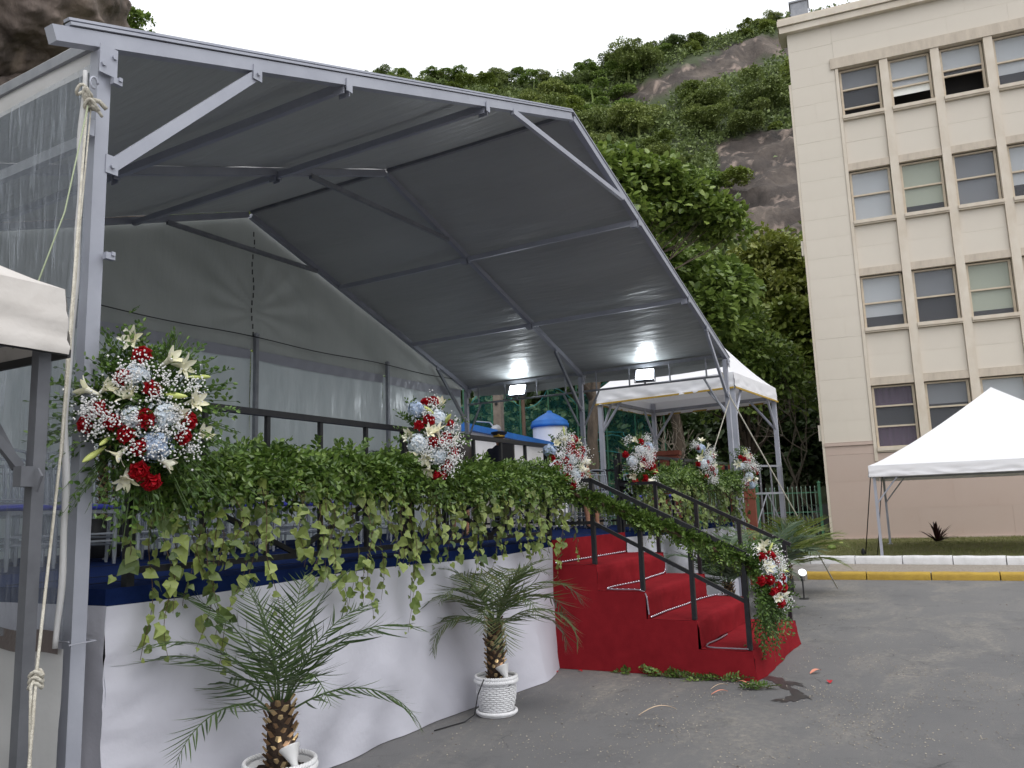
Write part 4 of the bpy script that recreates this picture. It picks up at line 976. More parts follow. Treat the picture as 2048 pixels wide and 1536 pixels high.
# canopy: white outer skin and grey lining, slack between purlins
def roofsurf(s, y0, y1, dz, edge, wr, sd):
    def fn(u, v):
        t = u*edge; x = s*HW*t; z = rz_(t)+dz
        sag = np.abs(np.sin(np.pi*np.clip(t, 0, 1)*3))*np.sin(np.pi*v)
        z = z-0.05*sag
        w = np.array([mnoise.fractal(Vector((a*7+sd, b_*2.2, sd)), 1.0, 2.0, 4) for a, b_ in zip(t, v)])
        strain = 0.35+0.65*np.clip(1-np.minimum(v, 1-v)*6, 0, 1)
        z = z+wr*w*(0.4+0.6*sag)*strain
        return np.stack([x, y0+(y1-y0)*v, z], 1)
    return fn
for k, (a, c) in enumerate(((0, 1), (1, 2))):
    for s in (-1, 1):
        e = 1.05 if s > 0 else 0.992
        b = MB(); b.grid(roofsurf(s, FY[a]+(0.01 if k == 0 else 0.02), FY[c]-0.0, 0.055, e, 0.035, 3*k+s), 90, 50); b.build('canopy_lining', m_lining, tent, smooth=True, local=True)
        b = MB(); b.grid(roofsurf(s, FY[a]-0.005, FY[c]+0.01, 0.085, e+0.004, 0.02, 3*k+s), 50, 30); b.build('canopy', m_canvas_w, tent, smooth=True, local=True)
for s in (-1, 1):
    zt = rz_(1.05 if s > 0 else 0.992)+0.06; X = s*HW*(1.052 if s > 0 else 0.996)
    if s < 0:
        b = MB(); b.grid(lambda u, v: np.stack([X-0.01-0.03*np.sin(v*2.2)*(0.6+0.4*np.sin(u*11)), 0.05+5.4*u, zt-0.22*v-0.05*np.sin(u*np.pi)**2*v], 1), 60, 8); b.build('valance', m_canvas_w, tent, smooth=True, local=True)
    else:
        b = MB(); b.grid(lambda u, v: np.stack([X-0.01+0*u, -0.0+5.44*u, zt-(0.10+0.05*np.abs(np.sin(u*np.pi*2)))*v], 1), 60, 4); b.build('valance', m_lining, tent, smooth=True, local=True)
# back gable canvas, wall sheets, band and posts
yb = FY[2]+0.09
def gab(u, v):
    x = -HW+2*HW*u; top = HR+(HE-HR)*np.abs(x)/HW+0.02; z = 4.12+(top-4.12)*v
    w = np.array([mnoise.fractal(Vector((p*1.1+q*0.9, q*0.6, 3)), 1.0, 2.1, 5) for p, q in zip(x, z)])
    rad_ = np.exp(-((x-0.2)**2)/2.2)*np.sin(np.arctan2(z-4.7, np.abs(x-0.2)+0.05)*14)*0.018
    return np.stack([x, yb+0.05*w*np.sin(np.pi*np.clip(v, 0.02, 1))+rad_*np.sin(np.pi*v), z], 1)
b = MB(); b.grid(gab, 160, 50); b.build('gable_canvas', m_gable, tent, smooth=True, local=True)
px = [-HW, -2.9, 0.2, 3.28, HW]
for i in range(4):
    x0, x1 = px[i], px[i+1]
    def wfn(u, v):
        x = x0+0.003+(x1-x0-0.006)*u; z = 1.2+2.9*v
        w = np.array([mnoise.fractal(Vector((p*2.6, q*0.7, 5+i)), 1.0, 2.1, 5) for p, q in zip(x, z)])
        if i == 3: w = w+0.8*np.array([mnoise.noise(Vector((p*5, q*5, 9))) for p, q in zip(x, z)])*np.clip(v-0.45, 0, 1)
        return np.stack([x, yb+0.06+0.022*w, z], 1)
    b = MB(); b.grid(wfn, 90, 70); b.build('wall_sheet', m_wallpvc, tent, smooth=True, local=True)
    b = MB(); b.grid(lambda u, v: np.stack([x0+0.04+(x1-x0-0.08)*u, yb+0.02+0.008*np.sin(u*60+i)*np.sin(v*3), 3.98+0.17*v-0.025*np.sin(np.pi*u)], 1), 60, 6); b.build('wall_band', m_band, tent, smooth=True, local=True)
for x in px[1:4]:
    b = MB(); b.bar((x, yb-0.06, 1.2), (x, yb-0.06, 4.33), 0.06, 0.06, (0, 1, 0)); b.lathe([(0.045, 0), (0.045, 0.03), (0.0, 0.05)], (x, yb-0.06, 4.33), 8); b.build('wall_post', m_steel_d, tent, local=True)
b = MB(); u = np.linspace(0, 1, 40); b.tube(np.stack([-HW+2*HW*u, np.full(40, yb-0.10), 4.30-0.03*np.sin(u*np.pi*4)**2], 1), 0.008, 5); b.build('cable', m_dark, tent, local=True)
b = MB()
for z in np.arange(4.35, 6.0, 0.12): b.box((0.14+0.02*math.sin(z*9), yb-0.035, z), (0.012, 0.012, 0.075))
b.build('lacing', m_dark, tent, local=True)
# clear side curtain, hem and lower white wall on the left
def clr(u, v):
    y = -0.10+5.5*u; z = 1.08+2.86*v; w = np.array([mnoise.fractal(Vector((p*3.2, q*0.55, 1)), 1.0, 2.1, 4) for p, q in zip(y, z)])
    return np.stack([np.full(len(u), -HW-0.115)+0.03*w*np.sin(np.pi*np.clip(v, .05, .95)), y, z-0.05*np.sin(np.pi*u)*v], 1)
b = MB(); b.grid(clr, 150, 60); b.build('clear_curtain', m_clear, tent, smooth=True, local=True)
b = MB(); z = np.linspace(1.05, 3.9, 60); b.tube(np.stack([-HW-0.135+0.006*np.sin(z*5), -0.085+0.010*np.sin(z*3.3)+0.006*np.sin(z*13), z], 1), 0.015+0.004*np.sin(z*9+1)*np.sin(z*2.1), 7); b.build('curtain_edge', m_canvas_w, tent, smooth=True, local=True)
b = MB(); b.grid(lambda u, v: np.stack([np.full(len(u), -HW-0.125)-0.01*np.sin(u*50), -0.08+5.5*u, 1.02+0.10*v+0.008*np.sin(u*70)], 1), 120, 4); b.build('curtain_hem', m_hem, tent, smooth=True, local=True)
def lw(u, v):
    y = -0.08+5.5*u; z = 0.02+1.02*v; w = np.array([mnoise.fractal(Vector((p*1.2, q*1.2, 8)), 1.0, 2.0, 4) for p, q in zip(y, z)])
    return np.stack([np.full(len(u), -HW-0.10)+0.05*w*(1-v*0.6), y, z], 1)
b = MB(); b.grid(lw, 80, 24); b.build('lower_wall', m_lowwall, tent, smooth=True, local=True)

def helix(P0, P1, r, turns, rr, seg=5, n=None):
    P0 = np.asarray(P0, float); P1 = np.asarray(P1, float); n = n or int(turns*8); t = np.linspace(0, 1, n); d = nrm(P1-P0)
    x = nrm(np.cross(d, [0.3, 0.5, 0.8])); y = np.cross(d, x); a = t*turns*2*np.pi
    m = MB(); m.tube(P0+(P1-P0)*t[:, None]+r*(np.cos(a)[:, None]*x+np.sin(a)[:, None]*y), rr, seg); return m
def rope(name, label, P, r, mat, parent_loc):
    t = thing(name, label, 'rope', parent_loc)
    m = MB(); m.tube(P, r, 8); m.build('cord', mat, t, smooth=True); return t
kn = np.array([-5.395, -0.14, 3.74])
t = rope('guy_rope', 'thick white guy rope running down from the near left marquee post', np.array([kn, [-5.62, -0.42, 1.9], [-5.86, -0.72, 1.06], [-5.90, -0.78, 0.9], [-6.08, -1.02, 0.12]]), 0.006, m_rope, tuple(kn))
m = MB()
for q in range(5):
    a = np.linspace(0, 2*np.pi, 18); c = kn+np.array([0.012*q-0.02, -0.012*(q % 2), -0.022*q+0.03])
    m.tube(c+np.stack([0.036*np.cos(a), 0.030*np.sin(a+q), 0.020*np.sin(2*a+q)], 1), 0.008, 7, False)
m.tube(np.array([kn+[0, 0, 0], kn+[0.05, -0.02, 0.0], kn+[0.085, -0.03, -0.03]]), 0.012, 7)
m.build('knot', m_rope, t, smooth=True)
m = MB(); a = np.linspace(0, 1.6*np.pi, 14); m.tube(kn+[0.03, 0, 0.10]+np.stack([0.02*np.cos(a), 0*a, 0.03*np.sin(a)], 1), 0.006, 6); m.build('hook', m_steel, t, smooth=True)
m = MB(); c = np.array([-5.86, -0.72, 1.06])
for q in range(3):
    a = np.linspace(0, 2*np.pi, 14); m.tube(c+[0, 0, -0.02*q]+np.stack([0.022*np.cos(a), 0.022*np.sin(a), 0.012*np.sin(2*a)], 1), 0.007, 6, False)
m.tube(np.array([c, c+[-0.03, -0.02, -0.04], c+[-0.03, -0.05, -0.45], c+[-0.16, -0.24, -0.95]]), 0.006, 7)
m.build('lower_knot', m_rope, t, smooth=True)
rope('loose_rope', 'second white rope hanging slack beside the near left marquee post', np.array([kn+[0.02, -0.0, -0.03], [-5.43, -0.18, 3.0], [-5.50, -0.26, 2.3], [-5.60, -0.40, 1.9]]), 0.004, m_rope, tuple(kn+[0.02, 0, -0.03]))
rope('thin_rope', 'thin greenish rope slanting across the clear plastic side curtain', np.array([kn+[-0.01, -0.02, -0.05], [-5.62, -0.36, 3.02], [-5.95, -0.60, 2.3]]), 0.0035, m_ropeg, tuple(kn+[0, 0, -0.05]))
pr_ = np.array([6.33, -0.46, 3.4])
t = rope('guy_rope', 'pale guy rope from the far right marquee post down past the flowers', np.array([[6.30, -0.35, 3.86], pr_, [6.9, -0.95, 2.1], [7.9, -1.7, 0.05]]), 0.012, m_rope, (6.33, -0.46, 3.4))
rope('guy_rope', 'thin guy rope leaning left from the far right marquee post', np.array([[6.26, -0.45, 3.35], [5.75, -0.2, 2.35], [5.6, -0.15, 2.0]]), 0.008, m_rope, (6.26, -0.45, 3.35))

# floodlights on the eave truss
def flood(loc, aim, label):
    t = thing('floodlight', label, 'floodlight', loc, group='lit floodlights on the eave truss'); z = nrm(np.array(aim)); x = nrm(np.cross([0, 0, 1.], z)); y = np.cross(z, x); R = np.stack([x, y, z], 1)
    def W_(p): return np.asarray(loc)+R@np.asarray(p, float)
    b = MB(); b.box(W_((0, 0, -0.035)), (0.34, 0.26, 0.05), R); b.box(W_((0, 0, -0.07)), (0.24, 0.18, 0.05), R); b.build('housing', m_steel_d, t)
    b = MB(); b.box(W_((0, 0, 0.002)), (0.30, 0.22, 0.010), R); b.build('lens', m_flood, t)
    b = MB(); b.tube(np.array([W_((-0.19, 0, -0.03)), W_((-0.19, -0.14, -0.06)), W_((0.19, -0.14, -0.06)), W_((0.19, 0, -0.03))]), 0.012, 6); b.bar(W_((0, -0.13, -0.06)), W_((0, -0.16, -0.08))+[0, 0, -0.02], 0.03, 0.03); b.build('bracket', m_steel_d, t)
flood((6.36, 3.75, 3.98), (-0.80, -0.16, 0.58), 'lit floodlight on the eave truss nearer the back wall')
flood((6.28, 1.05, 3.98), (-0.80, -0.16, 0.58), 'lit floodlight on the eave truss in front of the white pavilion')

# ================================================================== STAGE, STAIRS, RAILINGS
SX0, SX1, SD, SH = -5.08, 6.30, 5.15, 1.28
def fy(x): return 0.0 if x <= 2.12 else -0.085*(x-2.12)
stage = thing('stage', 'raised stage with navy carpet top and white cloth skirt', 'stage', (0, 0, 0))
b = MB(); poly = [(SX0, 0.006), (2.12, 0.006), (SX1, fy(SX1)+0.006), (SX1, SD), (SX0, SD)]; n = 5
V = [[x, y, SH] for x, y in poly]+[[x, y, SH-0.11] for x, y in poly]
b.add(V, [np.arange(n)[None], np.array([[i, n+i, n+(i+1) % n, (i+1) % n] for i in range(n)])]); b.build('deck', m_blue, stage)
b = MB()
for y in (0.42, 0.95, 2.15, 3.35): b.box(((SX0+2)/2, y, SH+0.001), (2-SX0-0.1, 0.012, 0.005))
b.build('carpet_seam', M('carpet_seam', (0.004, 0.006, 0.018), 0.95), stage)
b = MB(); b.box((0.5, 2.6, 0.55), (10.9, 4.7, 1.1)); b.build('substructure', m_dark, stage)
def skirt(xa, xb, flare, sd):
    def fn(u, v):
        x = xa+(xb-xa)*u; z = 1.205*(1-v)+0.012*np.sin(x*1.9+sd)*(1-v)-0.0; env = np.clip(u*8, 0, 1)*np.clip((1-u)*8, 0, 1)
        f = flare*v**1.6*(0.55+0.45*np.sin(x*1.15+sd+0.6))*env
        w = np.array([mnoise.fractal(Vector((p*0.9+q*0.7, q*0.8, sd)), 1.0, 2.0, 4) for p, q in zip(x, z)])
        corner = np.exp(-u*(xb-xa)*3.0)
        w2 = np.array([mnoise.fractal(Vector((p*3.0-q*1.4, q*7.0, sd+4)), 1.0, 2.1, 4) for p, q in zip(x, z)])
        y = np.array([fy(p) for p in x])-0.012-f-0.03*w*np.minimum(1, v*3)-0.020*corner*w2*np.minimum(1, v*6)
        diag = 0.018*np.sin((u*(xb-xa)*2.3+v*2.4)*4.0)*np.exp(-((u*(xb-xa)-1.4)/1.2)**2)*v
        cre = np.array([mnoise.ridged_multi_fractal(Vector((p*0.55+q*0.5, q*0.35-p*0.12, sd+2)), 0.9, 2.0, 3, 1.0, 2.0) for p, q in zip(x, z)])
        y = y-0.016*cre*np.minimum(1, v*2.5)
        return np.stack([x, y-diag, np.maximum(z, 0.006)], 1)
    return fn
b = MB(); b.grid(skirt(SX0-0.012, -0.005, 0.20, 1), 170, 46); b.build('skirt', m_skirtw, stage, smooth=True)
b = MB(); b.grid(skirt(2.13, SX1, 0.12, 4), 110, 30); b.build('skirt', m_skirtw, stage, smooth=True)
def sside(u, v):
    y = -0.014+SD*u; z = 1.2*(1-v); w = np.array([mnoise.fractal(Vector((p*1.5, q*1.1, 2)), 1.0, 2.0, 4) for p, q in zip(y, z)])
    return np.stack([SX0-0.012-0.035*w*np.minimum(1, v*3)-0.0*y, y-0.008-0.016*np.exp(-y*6)*np.array([mnoise.noise(Vector((4, q*7.0, 5))) for q in z]), np.maximum(z, 0.006)], 1)
b = MB(); b.grid(sside, 90, 40); b.build('skirt', m_skirtw, stage, smooth=True)
# stairs under a red carpet
ST = thing('stage_stairs', 'five step stage stairs covered with red carpet', 'stairs', (1.05, -1.0, 0))
SW = 2.10
def step_fn(k):
    y1 = -0.5*k; y0 = y1-0.5; zt = 0.26*(4-k) if k < 4 else 0
    zt = [1.032, 0.776, 0.518, 0.260][k]; zb = [0.776, 0.518, 0.260, 0.0][k]
    def fn(u, v):
        x = -0.006+(SW+0.02)*u
        s = v*0.5/0.5
        # profile: tread from the back, rounded nosing, riser down
        L1, L2 = 0.5, zt-zb; tot = L1+L2; q = v*tot
        R = 0.045; y = np.where(q < L1, y1-q, y0); z = np.where(q < L1, zt, zt-(q-L1))
        near = np.clip(1-np.abs(q-L1)/0.07, 0, 1); y = y+near*0.016; z = z-near*0.016
        w = np.array([mnoise.fractal(Vector((a*2.3, c*3.0, k*3.3)), 1.0, 2.0, 3) for a, c in zip(x, q)])
        y = y-0.016*w*(q > L1*0.9)-0.01*(q >= L1)*np.sin(x*4+k); z = z+0.007*w*(q < L1)
        if k == 3: y = y-(np.clip((q-L1)/L2, 0, 1)**1.5)*(0.035+0.02*np.sin(x*3.1+0.5))*np.clip(x*4, 0.25, 1); 
        if k == 3: z = np.maximum(z, 0.004)
        return np.stack([x, y-0.002*k, z], 1)
    return fn
for k in range(4):
    b = MB(); b.grid(step_fn(k), 44, 34); b.build('tread', m_red, ST, smooth=True)
b = MB(); b.grid(lambda u, v: np.stack([-0.002+(SW+0.012)*u, -0.006+0*u-0.01*np.sin(u*7)*np.sin(v*3), SH+0.002-(SH-1.03)*v], 1), 30, 8); b.build('riser', m_red, ST, smooth=True)
sidepoly = [(0.0, 0.0), (0.0, 1.028)]+[p for k in range(4) for p in ((-0.5*(k+1), [1.032, .776, .518, .26][k]-0.006), (-0.5*(k+1), [.776, .518, .26, 0][k]-(0.006 if k < 3 else 0)))]
def stair_side(x, flare):
    b = MB(); ny = 60; ys = np.linspace(0, -2.0, ny)
    for i in range(4):
        zt = [1.030, .774, .516, .258][i]
        def fn(u, v, i=i, zt=zt):
            y = -0.5*i-0.5*u; z = zt*(1-v); w = np.array([mnoise.fractal(Vector((p*1.6, q*1.4, 6)), 1.0, 2.0, 4) for p, q in zip(y, z)])
            fl = flare*(1-z/1.03)**2*(0.6+0.4*np.sin(y*2.3)); y2 = np.where((i == 3) & (u > 0.995), y-0.05*(1-z/zt)**1.5*0.6, y)
            return np.stack([x-np.sign(1.05-x)*(0.004+fl+0.012*w*(1-z/1.1)), y2, np.maximum(z, 0.003)], 1)
        b.grid(fn, 16, 30)
    b.build('side_cover', m_red, ST, smooth=True)
stair_side(0.0, 0.035); stair_side(SW, 0.04)
b = MB()
for k in range(4): b.box((SW/2, -0.5*k-0.22+0.004, ([1.03, .774, .516, .258][k]-0.03)/2), (SW-0.10, 0.40, [1.03, .774, .516, .258][k]-0.05))
b.build('frame', m_dark, ST)

# LED rope lights along the steps
def led(label, P, lit=True):
    P = np.asarray(P, float); seg = np.linalg.norm(np.diff(P, axis=0), axis=1); s = np.concatenate([[0], np.cumsum(seg)]); n = int(s[-1]/0.02); q = np.linspace(0, s[-1], n)
    Q = np.stack([np.interp(q, s, P[:, i]) for i in range(3)], 1); k = np.ones(7)/7
    Qs = np.stack([np.convolve(np.pad(Q[:, i], 3, mode='edge'), k, 'valid') for i in range(3)], 1)
    t = thing('led_rope_light', label, 'rope light', tuple(Qs[0])); b = MB(); b.tube(Qs, 0.0075, 7); b.build('tube', m_ledtube, t, smooth=True)
    if lit:
        b = MB(); D = np.array([Qs[i] for i in range(0, n, 3)]); OC = np.array([[1, 0, 0], [-1, 0, 0], [0, 1, 0], [0, -1, 0], [0, 0, 1], [0, 0, -1]], float)
        FO = [np.array([[0, 2, 4], [2, 1, 4], [1, 3, 4], [3, 0, 4], [2, 0, 5], [1, 2, 5], [3, 1, 5], [0, 3, 5]])]
        b.scatter(OC, FO, D+[0, -0.002, 0.005], np.repeat(np.eye(3)[None], len(D), 0), 0.0052); b.build('led', m_led, t, kind='stuff')
    return t
z1, z2, z3, z4 = 1.045, 0.790, 0.532, 0.274
led('lit LED rope light along the top tread of the red stairs', [(0.03, -0.02, z1), (2.05, -0.025, z1)])
led('LED rope light looping round the near edge of the second tread from the top', [(2.10, -0.1, z1-.02), (2.115, -0.3, z1-0.03), (2.115, -0.505, z1-0.06), (2.112, -0.52, z2+0.05), (2.0, -0.53, z2), (1.4, -0.56, z2), (0.9, -0.62, z2), (0.35, -0.55, z2), (0.08, -0.56, z2), (0.015, -0.60, z2), (0.015, -0.7, z2), (0.02, -0.94, z2), (0.0, -1.01, z2-0.02), (-0.012, -1.02, z3+0.12), (-0.01, -1.03, z3+0.01)])
led('lit LED rope light along the third tread of the red stairs', [(0.0, -1.04, z3), (0.5, -1.03, z3), (1.1, -1.06, z3), (1.6, -1.05, z3), (2.09, -1.12, z3), (2.11, -1.35, z3)])
led('unlit clear rope light curved round the lowest tread of the red stairs', [(0.85, -1.55, z4), (0.5, -1.55, z4), (0.2, -1.52, z4), (0.03, -1.56, z4), (0.012, -1.63, z4), (0.015, -1.80, z4), (0.02, -1.97, z4)], False)

def rail_panel(label, p0, p1, ztop=2.27, zbot=1.36, nv=4, double=True, group='black guard rail panels along the stage front'):
    p0 = np.array(p0, float); p1 = np.array(p1, float); t = thing('guard_rail', label, 'railing', (p0[0], p0[1], SH), group=group)
    d = nrm(p1-p0); L = np.linalg.norm(p1-p0)
    def P(s, z): return np.array([p0[0]+d[0]*s, p0[1]+d[1]*s, z])
    for z, w in ((ztop, 0.04), (1.92, 0.03), (zbot, 0.035)):
        b = MB(); b.bar(P(0.0, z), P(L, z), w, w); b.build('rail', m_black, t)
    for s in (0.02, L-0.02):
        b = MB(); b.bar(P(s, SH-0.10), P(s, ztop+0.002), 0.045, 0.045, (d[0], d[1], 0)); b.build('post', m_black, t)
    for k in range(1, nv+1):
        s = L*k/(nv+1); b = MB(); b.bar(P(s, zbot), P(s, ztop-0.02), 0.028, 0.028, (d[0], d[1], 0)); b.build('baluster', m_black, t)
    for (a, z0, c, z_1) in ((0.05, 1.88, L/2, zbot+0.02), (L/2, zbot+0.02, L-0.05, 1.88)):
        b = MB(); b.bar(P(a, z0), P(c, z_1), 0.026, 0.03); b.build('diagonal', m_black, t)
    return t
rail_panel('black guard rail panel on the stage edge nearest the camera', (-4.96, 0.03), (-2.50, 0.03))
rail_panel('black guard rail panel on the stage edge just left of the red stairs', (-2.46, 0.03), (0.04, 0.03))
rail_panel('black guard rail panel on the stage edge right of the red stairs', (2.12, 0.03), (4.25, fy(4.25)+0.03))
rail_panel('black guard rail panel at the far right end of the stage front', (4.30, fy(4.30)+0.03), (6.25, fy(6.25)+0.03))
rail_panel('black guard rail along the right side of the stage under the floodlights', (6.25, -0.2), (6.25, 2.4), group=None)
rail_panel('black guard rail at the back right corner of the stage', (6.25, 2.45), (6.25, 5.0), group=None)
def stair_rail(x, label):
    t = thing('handrail', label, 'handrail', (x, 0, SH))
    b = MB(); b.bar((x, 0.06, 1.885), (x, -0.47, 1.885), 0.04, 0.04); b.bar((x, -0.462, 1.884), (x, -2.03, 1.105), 0.04, 0.041); b.build('top_rail', m_black, t)
    b = MB(); b.bar((x, 0.03, 1.45), (x, -0.47, 1.45), 0.032, 0.034); b.bar((x, -0.465, 1.449), (x, -1.96, 0.69), 0.032, 0.035); b.build('lower_rail', m_black, t)
    for (y, z0, z_1) in ((-0.46, 1.03, 1.87), (-0.96, 0.775, 1.62), (-1.46, 0.517, 1.372), (-1.96, 0.262, 1.125)):
        b = MB(); b.bar((x, y, z0), (x, y, z_1), 0.042, 0.042, (0, 1, 0)); b.build('post', m_black, t)
    b = MB(); b.bar((x-0.03, 0.03, 1.18), (x-0.03, 0.03, 2.2), 0.045, 0.045, (0, 1, 0)); b.build('post', m_black, t)
stair_rail(0.05, 'black steel handrail on the near side of the red stairs')
stair_rail(2.06, 'black steel handrail on the far side of the red stairs')

# ================================================================== FLOWERS
def petal(L, w, curl, cup, n=4):
    m = MB()
    def fn(u, v):
        x = u*L; ww = w*np.sin(np.pi*np.clip(u*0.86+0.10, 0, 1))**0.8; y = (v-0.5)*2*ww
        return np.stack([x, y, cup*(v-0.5)**2*4*w-curl*u**2*L], 1)
    m.grid(fn, n, 4); return m.v[0], [np.concatenate(f) for f in m.f.values()]
def rose_mesh(seed):
    rs = np.random.RandomState(seed); m = MB(); m.blob((0, 0, 0.012), (0.013, 0.013, 0.022), 8, 6)
    for ring, (n, tilt, rr, L, w) in enumerate(((3, 1.40, .009, .032, .020), (4, 1.22, .014, .034, .024), (5, 0.95, .018, .034, .027), (6, 0.62, .020, .033, .028), (5, 0.28, .016, .034, .027))):
        tv, tf = petal(L, w, -0.15+0.22*ring, 0.55)
        for k in range(n):
            a = 2*np.pi*(k+0.5*ring)/n+rs.normal()*0.15; tl = tilt+rs.normal()*0.08
            x = np.array([np.cos(a)*np.cos(tl), np.sin(a)*np.cos(tl), np.sin(tl)]); nrm_ = np.array([-np.cos(a)*np.sin(tl), -np.sin(a)*np.sin(tl), np.cos(tl)])
            R = basis(x[None], nrm_[None]); m.scatter(tv, tf, np.array([[np.cos(a)*rr*0.6, np.sin(a)*rr*0.6, 0.0]]), R, np.array([1.0]))
    return m.mesh('rose', m_rose, True)
def lily_mesh(seed, op=1.0):
    rs = np.random.RandomState(seed); m = MB()
    m.lathe([(0.004, -0.075), (0.009, -0.05), (0.013, -0.02), (0.022, 0.012)], seg=12)
    for k in range(6):
        a = 2*np.pi*k/6+rs.normal()*0.06; tl = (0.95 if k % 2 else 0.80)-0.25*(op-1)
        tv, tf = petal(0.062, 0.017 if k % 2 else 0.014, 0.45*op, 0.25, 6)
        x = np.array([np.cos(a)*np.cos(tl), np.sin(a)*np.cos(tl), np.sin(tl)]); nn = np.array([-np.cos(a)*np.sin(tl), -np.sin(a)*np.sin(tl), np.cos(tl)])
        m.scatter(tv, tf, np.array([[np.cos(a)*0.012, np.sin(a)*0.012, -0.012]]), basis(x[None], nn[None]), np.array([1.0]))
    return m.mesh('lily', m_lily, True)
def hyd_mesh(seed, mat):
    rs = np.random.RandomState(seed); m = MB(); n = 90; d = randdir(n, rs); d[:, 2] = np.where(d[:, 2] < -0.2, -d[:, 2], d[:, 2])
    P = d*0.062*(1+0.08*rs.normal(size=(n, 1))); tq = np.array([[0, 0, 0], [0.6, -0.45, 0.12], [1, 0, 0.05], [0.6, 0.45, 0.12]])
    for k in range(4):
        a = k*np.pi/2; R0 = basis(np.cross(d, randdir(1, rs)*0+[0.2, 0.5, 0.84]), d); Rz = np.array([[np.cos(a), -np.sin(a), 0], [np.sin(a), np.cos(a), 0], [0, 0, 1]])
        m.scatter(tq, [np.array([[0, 1, 2, 3]])], P, R0@Rz, 0.017*rs.uniform(0.8, 1.2, n))
    m.blob((0, 0, 0), (0.05, 0.05, 0.05), 10, 7); return m.mesh('hydrangea', mat)
ROSES = [rose_mesh(i) for i in range(3)]; LILIES = [lily_mesh(1, 0.55), lily_mesh(2, 0.25), lily_mesh(3, 0.9)]
HYDS = [hyd_mesh(1, m_hyd), hyd_mesh(2, m_hydb)]
bm_ = MB(); bm_.lathe([(0.003, -0.05), (0.007, -0.03), (0.012, 0.01), (0.012, 0.03), (0.007, 0.055), (0.001, 0.065)], seg=8); BUD = bm_.mesh('lily_bud', m_bud, True)
OCT = (np.array([[1, 0, 0], [-1, 0, 0], [0, 1, 0], [0, -1, 0], [0, 0, 1], [0, 0, -1]], float), [np.array([[0, 2, 4], [2, 1, 4], [1, 3, 4], [3, 0, 4], [2, 0, 5], [1, 2, 5], [3, 1, 5], [0, 3, 5]])])
def rot_to(d):
    d = nrm(np.asarray(d, float)); a = np.array([0.31, 0.2, 0.93]) if abs(d[2]) < 0.9 else np.array([1., 0, 0]); x = nrm(np.cross(a, d)); return np.stack([x, np.cross(d, x), d], 1)
def sprigs(m, P, D, L, nl, ll, rs, tmpl=LEAF, stem=None):
    """leafy twigs: P base points, D directions"""
    n = len(P); side = nrm(np.cross(D, randdir(n, rs)))
    for k in range(nl):
        f = (k+0.6)/nl; q = P+D*(L*f)[:, None]+np.array([0, 0, -1.0])*(0.25*L*f*f)[:, None]; s = side*(1 if k % 2 else -1)
        ax = nrm(D*0.75+s*0.85+randdir(n, rs)*0.25); nm = nrm(np.cross(D, s)+randdir(n, rs)*0.5)
        nm = np.where(nm[:, 2:3] < 0, -nm, nm)
        m.scatter(tmpl[0], tmpl[1], q, basis(ax, nm), ll*rs.uniform(0.7, 1.2, n)*(1.05-0.35*f))
    if stem is not None:
        for i in range(n): stem.tube(np.array([P[i], P[i]+D[i]*L[i]*0.5+[0, 0, -0.06*L[i]], P[i]+D[i]*L[i]+[0, 0, -0.25*L[i]]]), [0.003, 0.0022, 0.001], 4)
